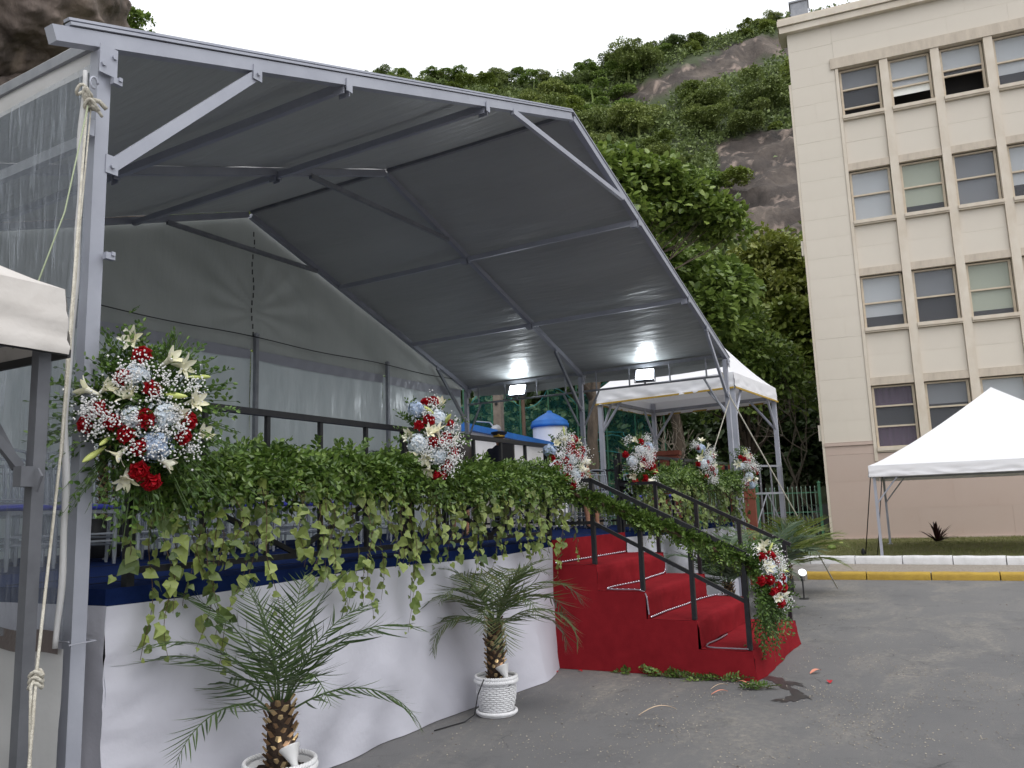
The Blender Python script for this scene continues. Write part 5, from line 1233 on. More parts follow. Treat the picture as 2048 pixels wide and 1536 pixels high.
def arrangement(label, c, front, rx, rz, ry, nr_, nl_, nh_, seed, gyp=520, spray=46, hang=0.0):
    rs = np.random.RandomState(seed); c = np.array(c, float); f = nrm(np.array(front, float)); r = nrm(np.cross(f, [0, 0, 1.])); up = np.cross(r, f)
    t = thing('flower_arrangement', label, 'flowers', tuple(c), group='red and white flower arrangements on the railings')
    def pos(u, v, k=1.0): w = math.sqrt(max(0, 1-min(1, u*u+v*v)*0.9)); return c+r*u*rx*k+up*v*rz*k+f*(w*ry)
    # greenery
    m = MB(); st = MB(); n = spray; a = rs.uniform(0, 2*np.pi, n); P = np.array([c+r*math.cos(q)*rx*0.35+up*math.sin(q)*rz*0.4 for q in a])
    D = nrm(np.array([r*math.cos(q)*0.9+up*math.sin(q)*1.0+f*rs.uniform(0.0, 0.7) for q in a]))
    sprigs(m, P, D, rs.uniform(0.55, 1.05, n)*(rx*0.5+rz*0.5)+0.08, 11, 0.042, rs, LEAF, st)
    uv = rs.normal(size=(spray*2, 2))*0.42; P = np.array([pos(u, v, 0.9)-f*0.07 for u, v in uv]); D = nrm(f*0.7+rs.normal(size=(len(P), 3))*0.6+up*0.15)
    sprigs(m, P, D, np.full(len(P), 0.13), 8, 0.038, rs, LEAF)
    if hang:
        k = 44; P = np.array([c-r*rx*0.45-up*rz*0.5+r*rs.normal()*rx*0.35 - f*0.02 for _ in range(k)]); D = nrm(np.array([[0, 0, -1.]]*k)+rs.normal(size=(k, 3))*0.22); sprigs(m, P, D, rs.uniform(0.5, 1.0, k)*hang, 15, 0.042, rs, LEAF, st)
        k = 110; P = np.array([c-r*rx*rs.uniform(0.2, 1.0)+up*rz*rs.uniform(-1.1, 0.9)+f*rs.uniform(-0.05, 0.1) for _ in range(k)]); D = nrm(-r*0.5+rs.normal(size=(k, 3))*0.6+f*0.35-up*0.2); sprigs(m, P, D, rs.uniform(0.12, 0.24, k), 11, 0.042, rs, LEAF, st)
    k = 7; P = np.array([c+up*rz*0.5-r*rx*0.35+r*rs.normal()*0.03 for _ in range(k)]); D = nrm(up*1.0-r*0.25+rs.normal(size=(k, 3))*0.15); m.scatter(BLADE[0], BLADE[1], np.repeat(P, 5, 0), basis(np.repeat(D, 5, 0)+rs.normal(size=(k*5, 3))*0.16, randdir(k*5, rs)), rz*0.75*rs.uniform(0.6, 1, k*5))
    m.build('greenery', m_green_d, t, kind='stuff'); st.build('stems', m_stem, t, kind='stuff')
    used = []
    def spot(rmin, spread):
        for _ in range(200):
            u, v = rs.normal(size=2)*spread
            if u*u+v*v > 0.95: continue
            if all((u-a)**2+(v-b)**2 > (rmin/rx)**2 for a, b in used): used.append((u, v)); return u, v
        return rs.normal(size=2)*spread*0.6
    for i in range(nh_):
        u, v = spot(0.09, 0.34); inst(HYDS[0 if i % 5 != 2 else 1], 'hydrangea', t, pos(u, v)-c-f*0.02, rot_to(f+r*u*0.8+up*v*0.8), rs.uniform(0.95, 1.25))
    for i in range(nr_):
        u, v = spot(0.055, 0.52); inst(ROSES[i % 3], 'rose', t, pos(u, v)-c+f*0.025, rot_to(f+r*u*1.0+up*v*0.9+rs.normal(size=3)*0.25), rs.uniform(0.9, 1.25))
    for i in range(nl_):
        u, v = spot(0.06, 0.62); inst(LILIES[i % 3], 'lily', t, pos(u, v)-c+f*0.03, rot_to(f*0.5+r*u*1.4+up*v*1.0+rs.normal(size=3)*0.45), rs.uniform(0.9, 1.2))
    for i in range(max(1, nl_//3)):
        u, v = spot(0.05, 0.6); inst(BUD, 'lily_bud', t, pos(u, v)-c+f*0.035, rot_to(f*0.4+r*(u+0.3)*1.3+up*v+rs.normal(size=3)*0.4), rs.uniform(0.9, 1.3))
    m = MB(); st = MB(); nc = 18
    for i in range(nc):
        u, v = np.clip(rs.normal(size=2)*0.5, -0.75, 0.75); q = pos(u, v)+f*0.03; k = gyp//nc; pts_ = q+rs.normal(size=(k, 3))*np.array([0.034, 0.034, 0.034])+f*0.025
        m.scatter(OCT[0], OCT[1], pts_, basis(randdir(k, rs), randdir(k, rs)), rs.uniform(0.004, 0.0075, k))
        for p in pts_[::6]: st.tube(np.array([q-f*0.06, p]), 0.0009, 3, False)
    m.build('babys_breath', m_gyp, t, kind='stuff'); st.build('fine_stems', m_stem, t, kind='stuff')
    return t
FR = (-0.42, -0.9, 0.12)
arrangement('largest flower arrangement with red roses tied beside the near left marquee post', (-5.02, -0.14, 2.15), (-0.55, -0.82, 0.1), 0.31, 0.42, 0.20, 13, 12, 4, 8, 1800, 190)
arrangement('flower arrangement on the middle of the left guard rail between two garland lengths', (-2.45, -0.14, 2.17), FR, 0.22, 0.34, 0.17, 12, 8, 4, 11, 1500, 34)
arrangement('flower arrangement at the top of the red stairs on the near side', (0.07, -0.14, 2.08), FR, 0.23, 0.32, 0.17, 13, 8, 4, 17, 1300, 34)
arrangement('flower arrangement at the top of the red stairs on the far side', (2.27, -0.14, 2.17), FR, 0.26, 0.36, 0.17, 12, 4, 3, 23, 1700, 34)
arrangement('flower arrangement on the right guard rail left of the far marquee post', (4.45, -0.36, 2.2), FR, 0.25, 0.37, 0.17, 8, 6, 4, 29, 1200, 34)
arrangement('flower arrangement tied in front of the far right marquee post', (6.12, -0.60, 2.15), FR, 0.26, 0.34, 0.17, 8, 6, 3, 31, 1200, 34)
arrangement('flower arrangement with trailing leaves on the bottom post of the stair handrail', (0.08, -2.08, 0.90), (-0.15, -0.98, 0.15), 0.25, 0.34, 0.17, 11, 8, 3, 37, 900, 60, 0.48)

# garlands
def garland(label, path, thick, n, flow, seed, ll=0.058, L=0.25, ivy=None, leaf_objs=0):
    rs = np.random.RandomState(seed); P = np.array(path, float); seg = np.linalg.norm(np.diff(P, axis=0), axis=1); s = np.concatenate([[0], np.cumsum(seg)])
    def at(q): return np.stack([np.interp(q, s, P[:, i]) for i in range(3)], -1)
    t = thing('leaf_garland', label, 'garland', tuple(P[0])); m = MB(); st = MB()
    q = rs.uniform(0, s[-1], n); lump = np.array([0.85+0.5*mnoise.noise(Vector((x*2.4, seed, 0))) for x in q]); out = randdir(n, rs)*0.7+np.array([0, -0.55, 0.1]); out = nrm(out)
    base = at(q)+out*(thick*0.55*lump*rs.uniform(0.2, 1.0, n))[:, None]*np.array([0.6, 0.8, 1.0])
    D = nrm(out*0.75+np.array(flow)*rs.uniform(0.3, 1.2, n)[:, None]+rs.normal(size=(n, 3))*0.35); sprigs(m, base, D, L*rs.uniform(0.55, 1.15, n), 12, ll, rs, LEAF)
    qq = np.linspace(0, s[-1], 60); st.tube(at(qq)+rs.normal(size=(60, 3))*0.012, 0.022, 7)
    m.build('foliage', m_garland, t, kind='stuff'); st.build('core', m_ivystem, t)
    if ivy:
        cnt = 0; rest = MB(); stems = MB()
        vines = []
        for i in range(ivy[0]):
            q0 = s[-1]*np.clip((i+rs.normal()*1.3+0.5)/ivy[0], 0.01, 0.99); p = at(np.array([q0]))[0]+np.array([rs.normal()*0.05, -rs.uniform(0.02, 0.16), -thick*0.4]); Lh = (ivy[1]+(ivy[2]-ivy[1])*rs.uniform()**0.9)*(1.3 if rs.uniform() < 0.12 else 1.0)
            k = max(6, int(Lh/0.05)); u = np.linspace(0, 1, k); sw = rs.normal(size=2)*0.07
            V = p+np.stack([sw[0]*u**1.5+0.025*np.sin(u*9+i), -0.05*np.sin(u*2.5)+sw[1]*0.5*u+0.018*np.sin(u*7+2*i), -Lh*u], 1)
            if rs.uniform() < 0.15: V[k//2:, 0] += np.linspace(0, 0.22*rs.choice([-1, 1]), k-k//2)
            vines.append(V)
        for V in vines:
            single = cnt < leaf_objs
            vm = MB(); vm.tube(V, np.linspace(0.0032, 0.0014, len(V)), 5)
            vo = vm.build('ivy_vine', m_ivystem, t) if leaf_objs else None
            if vo is None: stems.tube(V, np.linspace(0.0032, 0.0014, len(V)), 4)
            n_ = len(V); nl = int(n_*ivy[3]); idx = np.clip((np.arange(nl)+0.5)*n_/nl, 0, n_-1).astype(int)
            for j, k in enumerate(idx):
                d = nrm(np.array([rs.normal()*0.8, -0.25+rs.normal()*0.5, -0.75+rs.normal()*0.3])); nm = nrm(np.array([rs.normal()*0.55-0.25, -1.0, 0.45+rs.normal()*0.5])); R = basis(d[None], nm[None]); pp = V[k]+nrm(np.array([rs.normal(), rs.normal(), 0.1]))*rs.uniform(0.005, 0.03)
                sz = rs.choice([0.042, 0.055, 0.07, 0.085])*rs.uniform(0.85, 1.15)*(1.0 if k < n_*0.85 else 0.65)
                if single and cnt < leaf_objs:
                    inst(IVYME[rs.randint(4)], 'leaf', vo, pp-rootloc(t), R[0], sz); cnt += 1
                else: rest.scatter(IVY[0], IVY[1], pp[None], R, np.array([sz]))
        if rest.n: rest.build('ivy_leaves', m_ivy, t, kind='stuff')
        if stems.n: stems.build('ivy_vines', m_ivystem, t, kind='stuff')
    return t
IVYME = []
for i in range(4):
    mm = MB(); tv = IVY[0].copy(); rs_ = np.random.RandomState(i); tv[:, 2] += rs_.normal(size=9)*0.05; tv[:, 1] *= rs_.uniform(0.85, 1.1); tv[4, 2] -= rs_.uniform(0, 0.2); mm.add(tv, IVY[1]); IVYME.append(mm.mesh('leaf', m_ivy))
FL = (0.55, -0.25, -0.55)
garland('thick leaf garland with long ivy on the guard rail nearest the camera', [(-5.0, -0.04, 1.85), (-4.4, -0.05, 1.90), (-3.6, -0.05, 1.94), (-2.9, -0.05, 1.94), (-2.45, -0.05, 1.90)], 0.18, 740, FL, 1, ivy=(44, 0.18, 0.90, 1.25), leaf_objs=300)
garland('thick leaf garland with ivy between the middle flowers and the red stairs', [(-2.45, -0.05, 1.88), (-1.8, -0.05, 1.90), (-1.1, -0.05, 1.92), (-0.4, -0.05, 1.93), (0.05, -0.05, 1.90)], 0.17, 740, FL, 2, ivy=(42, 0.18, 0.82, 1.25), leaf_objs=300)
garland('narrow leaf garland descending along the near stair handrail', [(0.05, -0.02, 1.84), (0.03, -0.30, 1.74), (0.03, -0.55, 1.66), (0.03, -0.8, 1.55), (0.03, -1.15, 1.40), (0.03, -1.5, 1.26), (0.05, -1.85, 1.10), (0.07, -2.02, 1.0)], 0.12, 560, (0.1, -0.5, -0.35), 3, L=0.14, ll=0.048)
garland('leaf garland with ivy curtain on the guard rail right of the red stairs', [(2.2, -0.06, 2.0), (3.0, -0.13, 2.03), (3.7, -0.2, 2.03), (4.4, -0.27, 2.0)], 0.16, 420, FL, 4, ivy=(44, 0.45, 0.85, 1.0))
garland('leaf garland with ivy curtain at the far right end of the stage', [(4.45, -0.27, 2.0), (5.2, -0.34, 2.03), (5.8, -0.42, 2.0), (6.15, -0.5, 1.98)], 0.16, 340, FL, 5, ivy=(34, 0.45, 0.85, 1.0))

# ================================================================== POTTED PALMS
def frond_mesh(L, droop, leaf, mat, seed, nleaf=23, bare=0.14, vee=0.35, wid=0.028):
    """arching feather frond along +x in the xz plane, starting upright-ish along x"""
    rs = np.random.RandomState(seed); n = 22; u = np.linspace(0, 1, n); ang = -droop*u**1.5; ds = L/(n-1)
    P = np.zeros((n, 3)); P[1:, 0] = np.cumsum(np.cos(ang[:-1])*ds); P[1:, 2] = np.cumsum(np.sin(ang[:-1])*ds); P[:, 1] = 0.02*L*np.sin(u*5+seed)
    m = MB(); m.tube(P, np.linspace(0.0065, 0.0015, n), 5)
    q = np.repeat(np.linspace(bare, 0.99, nleaf), 2); s = np.tile([1, -1], nleaf); idx = q*(n-1)
    B = np.stack([np.interp(idx, np.arange(n), P[:, i]) for i in range(3)], 1); T = nrm(np.gradient(P, axis=0)); Tq = nrm(np.stack([np.interp(idx, np.arange(n), T[:, i]) for i in range(3)], 1))
    up = nrm(np.cross(Tq, np.array([0, 1., 0]))*-1.0); side = np.array([0, 1., 0])*s[:, None]
    fw = 0.45+0.75*q; D = nrm(side*1.0+Tq*fw[:, None]+up*(vee*(1-0.6*q))[:, None]+rs.normal(size=(len(q), 3))*0.10)
    ln = leaf*(np.sin(np.pi*np.clip(q*0.82+0.16, 0, 1))**0.7)*rs.uniform(0.85, 1.12, len(q))
    nseg = 4; tv = []; w = wid
    for i in range(nseg+1):
        x = i/nseg; ww = w*(1-x**2.2)*(0.55+0.45*min(1, x*4)); z = -0.16*x**2; tv += [[x, -ww, z], [x, ww, z]]
    tf = [np.array([[2*i, 2*i+1, 2*i+3, 2*i+2] for i in range(nseg)])]
    nm = nrm(up+side*-0.3+rs.normal(size=(len(q), 3))*0.2)
    m.scatter(np.array(tv), tf, B, basis(D, nm), ln); return m.mesh('frond', mat, True)
def wicker(b, rb, rt, z0, z1, rows, cols):
    """over-under weave of flattened strands around a tapering wall"""
    hz = (z1-z0)/rows
    nb = 4; tv = []; 
    for i in range(nb+1):
        x = -0.5+i/nb; o = 0.5*math.cos(x*math.pi)
        for (zz, oo) in ((-0.46, -0.15), (-0.2, 0.9), (0.2, 0.9), (0.46, -0.15)): tv.append([x, zz, o*0.9+oo*0.6])
    tf = [np.array([[i*4+j, (i+1)*4+j, (i+1)*4+j+1, i*4+j+1] for i in range(nb) for j in range(3)])]; tv = np.array(tv)
    P = []; R = []; S_ = []
    for r in range(rows):
        z = z0+hz*(r+0.5); f = (r+0.5)/rows; rr = rb+(rt-rb)*f+0.012*math.sin(f*math.pi)
        for c in range(cols):
            if (c+r) % 2: continue
            a = 2*np.pi*c/cols; P.append([rr*math.cos(a), rr*math.sin(a), z]); R.append(np.stack([[-math.sin(a), math.cos(a), 0], [0, 0, 1], [math.cos(a), math.sin(a), 0]], 1)); S_.append([2*np.pi*rr/cols*1.95, hz*0.94, 0.014])
    b.scatter(tv, tf, np.array(P), np.array(R), np.array(S_))
def braid(b, r, z, n, w):
    P = []; R = []
    for i in range(n):
        a = 2*np.pi*i/n; t = np.array([-math.sin(a), math.cos(a), 0]); o = np.array([math.cos(a), math.sin(a), 0]); d = nrm(t*1.0+np.array([0, 0, 1.])*0.8); P.append(o*r+np.array([0, 0, z])); R.append(basis(d[None], o[None])[0])
    bb = MB(); bb.blob((0, 0, 0), (1.0, 0.38, 0.5), 8, 6); b.scatter(bb.v[0], [np.concatenate(f) for f in bb.f.values()], np.array(P), np.array(R), w)
def potted_palm(label, loc, rt, ph, th, fr, mat, seed, leaf=0.2, detail=True, group=None, lean=(0, 0), pot=None, LS=1.0, EB=0, LW=1.0):
    rs = np.random.RandomState(seed); t = thing('potted_palm', label, 'potted plant', loc, group=group); m_wicker = globals()['m_wicker'] if pot is None else pot; rb = rt*0.74
    m = MB(); m.lathe([(0.0, 0.03), (rb-0.012, 0.03), (rb-0.004, 0.04), (rt-0.022, ph-0.02), (rt-0.03, ph-0.02), (rb-0.02, 0.06)], seg=40); m.build('pot', m_wicker, t, smooth=True, local=True)
    if detail:
        m = MB(); wicker(m, rb-0.002, rt-0.020, 0.04, ph-0.05, 13, 36); m.build('woven_wall', m_wicker, t, kind='stuff', local=True)
        m = MB(); braid(m, rt, ph-0.035, 56, 0.026); braid(m, rt-0.004, ph-0.008, 56, 0.024); m.build('braided_rim', m_wicker, t, smooth=True, kind='stuff', local=True)
        m = MB(); braid(m, rt*0.93, 0.028, 60, 0.024); m.build('braided_saucer_rim', m_wicker, t, smooth=True, kind='stuff', local=True)
        m = MB(); m.lathe([(0, 0.004), (rt*0.9, 0.004), (rt*0.9, 0.022), (0, 0.022)], seg=36); m.build('saucer', m_wicker, t, local=True)
    m = MB(); m.grid(lambda u, v: np.stack([(rt-0.03)*u*np.cos(v*2*np.pi), (rt-0.03)*u*np.sin(v*2*np.pi), ph-0.05+0.012*np.array([mnoise.noise(Vector((a*9, c*9, seed))) for a, c in zip(u*np.cos(v*6.28)*1.5, u*np.sin(v*6.28)*1.5)])], 1), 10, 40); m.build('mulch', m_soil, t, smooth=True, local=True)
    zt = ph-0.06+th; lx = np.array([lean[0], lean[1], 0.0])
    m = MB(); u = np.linspace(0, 1, 9); m.tube(np.stack([lean[0]*u**2, lean[1]*u**2, ph-0.08+(zt-ph+0.08)*u], 1), 0.062+0.014*np.sin(u*3.0)-0.012*u, 14); m.build('trunk', m_trunk, t, smooth=True, local=True)
    # old leaf bases spiralling up the trunk
    P = []; R = []; k = int(th/0.0052)
    for i in range(k):
        a = i*2.39996; f = i/k; z = ph-0.05+th*f; o = np.array([math.cos(a), math.sin(a), 0]); r_ = 0.062+0.012*math.sin(f*3.0); P.append(o*r_+lx*f**2+np.array([0, 0, z])); x = nrm(o*0.75+np.array([0, 0, 0.85])+rs.normal(size=3)*0.12); R.append(basis(x[None], o[None])[0])
    tv = np.array([[-0.3, -0.42, 0], [-0.3, 0.42, 0], [0.6, 0.30, 0.05], [0.6, -0.30, 0.05], [-0.3, 0, 0.30], [0.65, 0, 0.26]]); m = MB()
    m.scatter(tv, [np.array([[0, 4, 5, 3], [4, 1, 2, 5]]), np.array([[2, 3, 5]])], np.array(P), np.array(R), rs.uniform(0.032, 0.050, k)); m.build('leaf_bases', m_scale, t, kind='stuff', local=True)
    m = MB(); k = 150; a = rs.uniform(0, 6.28, k); P = np.stack([0.07*np.cos(a), 0.07*np.sin(a), ph-0.05+th*rs.uniform(0, 1, k)], 1); m.scatter(BLADE[0]*np.array([1, 0.8, 1]), BLADE[1], P, basis(np.stack([np.cos(a), np.sin(a), rs.uniform(-.2, 1, k)], 1), randdir(k, rs)), rs.uniform(0.02, 0.06, k)); m.build('fibres', m_trunk, t, kind='stuff', local=True)
    # fronds: (bearing deg, start elevation deg, length, droop rad)
    cache = {}
    for i, (az, el, L, dr) in enumerate(fr):
        L *= LS; el = el+EB
        me = frond_mesh(L, dr, leaf*L/0.7, mat, seed*50+i, wid=0.028*LW)
        a = rad(az); e = rad(el); x = np.array([math.cos(a)*math.cos(e), math.sin(a)*math.cos(e), math.sin(e)]); y = np.array([-math.sin(a), math.cos(a), 0]); R = np.stack([x, y, np.cross(x, y)], 1)
        inst(me, 'frond', t, lx+np.array([math.cos(a)*0.025, math.sin(a)*0.025, zt-0.02-0.05*(el < 40)]), R)
    return t
# bearings: image right is about -46 deg, away from camera about 44 deg
rsP = np.random.RandomState(3)
fr1 = [(-46, 40, .80, 1.5), (-58, 14, .74, 1.8), (-20, 50, .68, 1.2), (134, 30, .84, 1.5), (120, 54, .76, 1.0), (155, 42, .76, 1.4), (180, 18, .64, 1.9), (-112, 34, .60, 1.9), (44, 56, .62, 1.0), (15, 68, .64, .7), (80, 66, .62, .8), (-46, 66, .68, .8), (130, 74, .62, .6), (-150, 48, .60, 1.5), (100, 20, .66, 1.6), (-75, 50, .64, 1.5)]
potted_palm('potted palm with upright green fronds in a white wicker pot nearest the camera', (-4.36, -0.48, 0), 0.188, 0.33, 0.36, fr1, m_palm, 1, 0.22, LS=1.16, EB=15)
fr2 = [(-46, 48, .95, 2.3), (-30, 35, .90, 2.4), (-65, 30, .88, 2.5), (-46, 20, .80, 2.3), (134, 45, .80, 2.2), (120, 25, .78, 2.3), (150, 30, .72, 2.5), (170, 55, .76, 2.0), (-110, 50, .66, 2.3), (-140, 30, .64, 2.5), (44, 60, .7, 1.6), (80, 62, .7, 1.5), (10, 60, .78, 1.7), (-46, 70, .74, 1.5), (134, 68, .66, 1.3), (-90, 70, .62, 1.4), (200, 40, .62, 2.3), (100, 40, .72, 2.0), (-20, 62, .8, 1.9)]
potted_palm('potted palm with drooping bronze fronds in a white wicker pot beside the red stairs', (-1.88, -0.38, 0), 0.168, 0.30, 0.50, fr2, m_palm2, 2, 0.26, EB=6)
def rfr(n, L, dr, sd, e0=25, e1=75):
    r = np.random.RandomState(sd); return [(i*360/n+r.normal()*10, r.uniform(e0, e1), L*r.uniform(.85, 1.1), dr*r.uniform(.8, 1.25)) for i in range(n)]
potted_palm('silvery potted palm behind the red stairs against the white skirt', (3.35, -0.95, 0), 0.2, 0.32, 0.30, rfr(18, 0.85, 1.5, 4), m_palmg, 5, 0.28, False, LW=1.8, LS=1.2)
potted_palm('silvery potted palm right of the stairs below the second right arrangement', (5.0, -1.15, 0), 0.2, 0.32, 0.34, rfr(16, 0.8, 1.4, 6), m_palmg, 6, 0.28, False, LW=1.8, LS=1.2)
potted_palm('yellowish green potted palm furthest right beside the handrail end', (7.30, -0.98, 0), 0.12, 0.28, 0.30, rfr(20, 1.15, 1.4, 8), m_palmy, 7, 0.32, False, pot=m_dark, LW=1.15)
potted_palm('dark potted palm standing on the stage before the grey back wall', (2.6, 4.55, SH), 0.2, 0.4, 0.65, rfr(14, 0.8, 1.5, 9), m_palmd, 8, 0.22, False, pot=m_dark)
potted_palm('dark potted palm on the stage behind the middle flower arrangement', (3.35, 4.35, SH), 0.2, 0.4, 0.70, rfr(14, 0.8, 1.4, 10), m_palmd, 9, 0.22, False, pot=m_dark)
potted_palm('dark potted palm on the stage behind the near left arrangement', (-3.0, 3.0, SH), 0.18, 0.4, 0.95, rfr(12, 0.5, 1.0, 12, 50, 85), m_palmd, 10, 0.16, False, pot=m_dark)
potted_palm('small bright palm behind the house wall near the concrete pole', tuple(polar(30.4, 22.2, z=2.4)), 0.2, 0.5, 0.4, rfr(14, 0.75, 1.2, 14, 35, 80), m_palmy, 11, 0.2, False)

def par_lamp(label, loc, d, mat=None, r=0.055):
    t = thing('spot_lamp', label, 'lamp', loc); R = rot_to(d)
    m = MB(); m.lathe([(0.016, -0.06), (0.020, -0.02), (r*0.8, 0.035), (r, 0.055), (r*1.02, 0.062), (r*0.9, 0.060)], (0, 0, 0), 20, R); m.build('reflector', m_plastic, t, smooth=True, local=True)
    m = MB(); m.lathe([(0.0, 0.0575), (r*0.93, 0.0575)], (0, 0, 0), 20, R); m.build('lamp_face', mat or m_bulb, t, local=True)
    m = MB(); m.lathe([(0.0, -0.10), (0.019, -0.10), (0.019, -0.055), (0, -0.05)], (0, 0, 0), 12, R); m.tube(np.array([R@np.array([0, 0, -0.09]), R@np.array([0, 0, -0.09])+[0, 0, -0.07]]), 0.008, 6); m.build('socket', m_dark, t, local=True)
par_lamp('white uplight lamp in the pot of the palm nearest the camera', (-4.385, -0.595, 0.355), (0.10, 0.5, 0.85))
par_lamp('white uplight lamp in the pot of the palm beside the stairs', (-1.91, -0.48, 0.325), (0.10, 0.45, 0.9))
lt = par_lamp('lit white lamp on a ground spike behind the bottom of the far handrail', (6.55, -1.35, 0.40), (-0.75, -0.3, 0.55), m_bulbw, 0.068)
t = thing('lamp_spike', 'thin black ground spike under the lit lamp past the stairs', 'stake', (6.56, -1.35, 0)); m = MB(); m.tube(np.array([[0, 0, 0], [0, 0, 0.33]]), 0.012, 6); m.lathe([(0.08, 0), (0.08, 0.012), (0.0, 0.014)], seg=12); m.build('spike', m_dark, t, local=True)
t = thing('power_cord', 'black power cord running down behind the wicker pot beside the stairs', 'cord', (-2.15, -0.35, 0)); m = MB(); m.tube(np.array([[-2.10, -0.40, 0.31], [-2.13, -0.36, 0.2], [-2.14, -0.33, 0.05], [-2.2, -0.28, 0.008], [-2.5, -0.2, 0.008]]), 0.005, 6); m.build('cord', m_dark, t)

# ================================================================== CHAIRS ON THE STAGE
def chair(label, loc, rz, group):
    c = thing('banquet_chair', label, 'chair', loc, rz, group)
    m = MB(); m.box((0, 0, 0.43), (0.40, 0.40, 0.03)); m.build('seat', m_crystal, c, local=True)
    m = MB(); m.blob((0, 0, 0.468), (0.205, 0.205, 0.035), 16, 7); m.v[0][:, 0] = np.sign(m.v[0][:, 0])*np.minimum(0.2, np.abs(m.v[0][:, 0])*1.25); m.v[0][:, 1] = np.sign(m.v[0][:, 1])*np.minimum(0.2, np.abs(m.v[0][:, 1])*1.25); m.build('cushion', m_cushion, c, smooth=True, local=True)
    for x in (-0.18, 0.18):
        m = MB(); m.tube(np.array([[x, -0.18, 0], [x, -0.18, 0.1], [x, -0.175, 0.42]]), [0.013, 0.018, 0.019], 8); m.build('leg', m_crystal, c, local=True)
        m = MB(); m.tube(np.array([[x, 0.22, 0], [x, 0.19, 0.42], [x, 0.20, 0.65], [x*0.97, 0.235, 0.92]]), [0.014, 0.019, 0.018, 0.015], 8); m.build('leg', m_crystal, c, local=True)
    m = MB()
    for x in (-0.18, 0.18): m.tube(np.array([[x, 0.195, 0.50], [x, 0.20, 0.65], [x*0.985, 0.232, 0.93]]), 0.0165, 6)
    for z in (0.54, 0.86, 0.92): y = 0.195+max(0, z-0.65)*0.13; u = np.linspace(-1, 1, 9); m.tube(np.stack([u*0.18, y+0*u, z+(0.025*(1-u**2) if z > 0.9 else 0*u)], 1), 0.013, 6)
    m.build('back_frame', m_crystal, c, local=True)
    for z in (0.16, 0.22):
        for a_, b_ in (((-0.18, -0.18, z), (-0.18, 0.20, z)), ((0.18, -0.18, z), (0.18, 0.20, z)), ((-0.18, -0.18, z+0.03), (0.18, -0.18, z+0.03))):
            m = MB(); m.tube(np.array([a_, b_]), 0.010, 6); m.build('stretcher', m_crystal, c, local=True)
    sp = MB(); sp.tube(np.array([[0, 0.195, 0.54], [0, 0.197, 0.62], [0, 0.20, 0.66], [0, 0.205, 0.74], [0, 0.222, 0.86]]), [0.008, 0.013, 0.007, 0.012, 0.008], 6); sme_ = sp.mesh('spindle', m_crystal)
    for x in np.linspace(-0.125, 0.125, 5): inst(sme_, 'spindle', c, (x, 0, 0))
    return c
CG = 'clear chairs in rows on the stage'
c0 = chair('clear acrylic chair with blue cushion in the rows behind the left railing', (-4.55, 2.55, SH), 0, CG)
k = 0
for row, y in enumerate((2.55, 3.45, 4.35)):
    for i in range(11):
        x = -4.55+0.52*i
        if (row, i) == (0, 0): continue
        if row == 2 and i > 9: continue
        dup(c0, (x+RS.normal()*0.015, y+RS.normal()*0.02, SH), RS.normal()*0.04)
CG2 = 'clear chairs at the right end of the stage'
c1 = dup(c0, (4.75, 1.3, SH), rad(-30), 'clear acrylic chair with blue cushion at the right end of the stage above the stairs', CG2)
for x, y in ((5.25, 1.0), (4.3, 1.75), (5.3, 1.75), (4.85, 2.3), (5.6, 0.45), (3.9, 2.5), (4.4, 3.0)): dup(c1, (x, y, SH), rad(-30)+RS.normal()*0.1)
t = thing('banquet_chair', 'black slatted chair beside the seated woman on the stage', 'chair', (1.72, 2.35, SH), rad(-60))
m = MB(); m.box((0, 0, 0.45), (0.42, 0.42, 0.05)); m.build('seat', m_dark, t, local=True)
for x in (-0.19, 0.19):
    for y in (-0.19, 0.19): m = MB(); m.tube(np.array([[x, y, 0], [x, y, 0.43 if y < 0 else 0.98]]), 0.016, 7); m.build('leg', m_dark, t, local=True)
m = MB(); m.bar((-0.19, 0.19, 0.97), (0.19, 0.19, 0.97), 0.03, 0.05); m.build('back_frame', m_dark, t, local=True)
for x in np.linspace(-0.12, 0.12, 5): m = MB(); m.bar((x, 0.19, 0.5), (x, 0.19, 0.95), 0.012, 0.02, (0, 1, 0)); m.build('slat', m_dark, t, local=True)
t = thing('loudspeaker', 'black loudspeaker on a tripod stand on the stage beside the officer', 'speaker', (4.55, 3.0, SH), rad(200))
m = MB(); m.box((0, 0, 1.36), (0.20, 0.20, 0.30)); m.build('cabinet', m_dark, t, local=True)
m = MB(); m.tube(np.array([[0, 0, 0.3], [0, 0, 1.22]]), 0.018, 8); m.build('pole', m_dark, t, local=True)
for a in (0, 2.1, 4.2): m = MB(); m.tube(np.array([[0, 0, 0.6], [0.4*math.cos(a), 0.4*math.sin(a), 0.0]]), 0.014, 6); m.build('leg', m_dark, t, local=True)

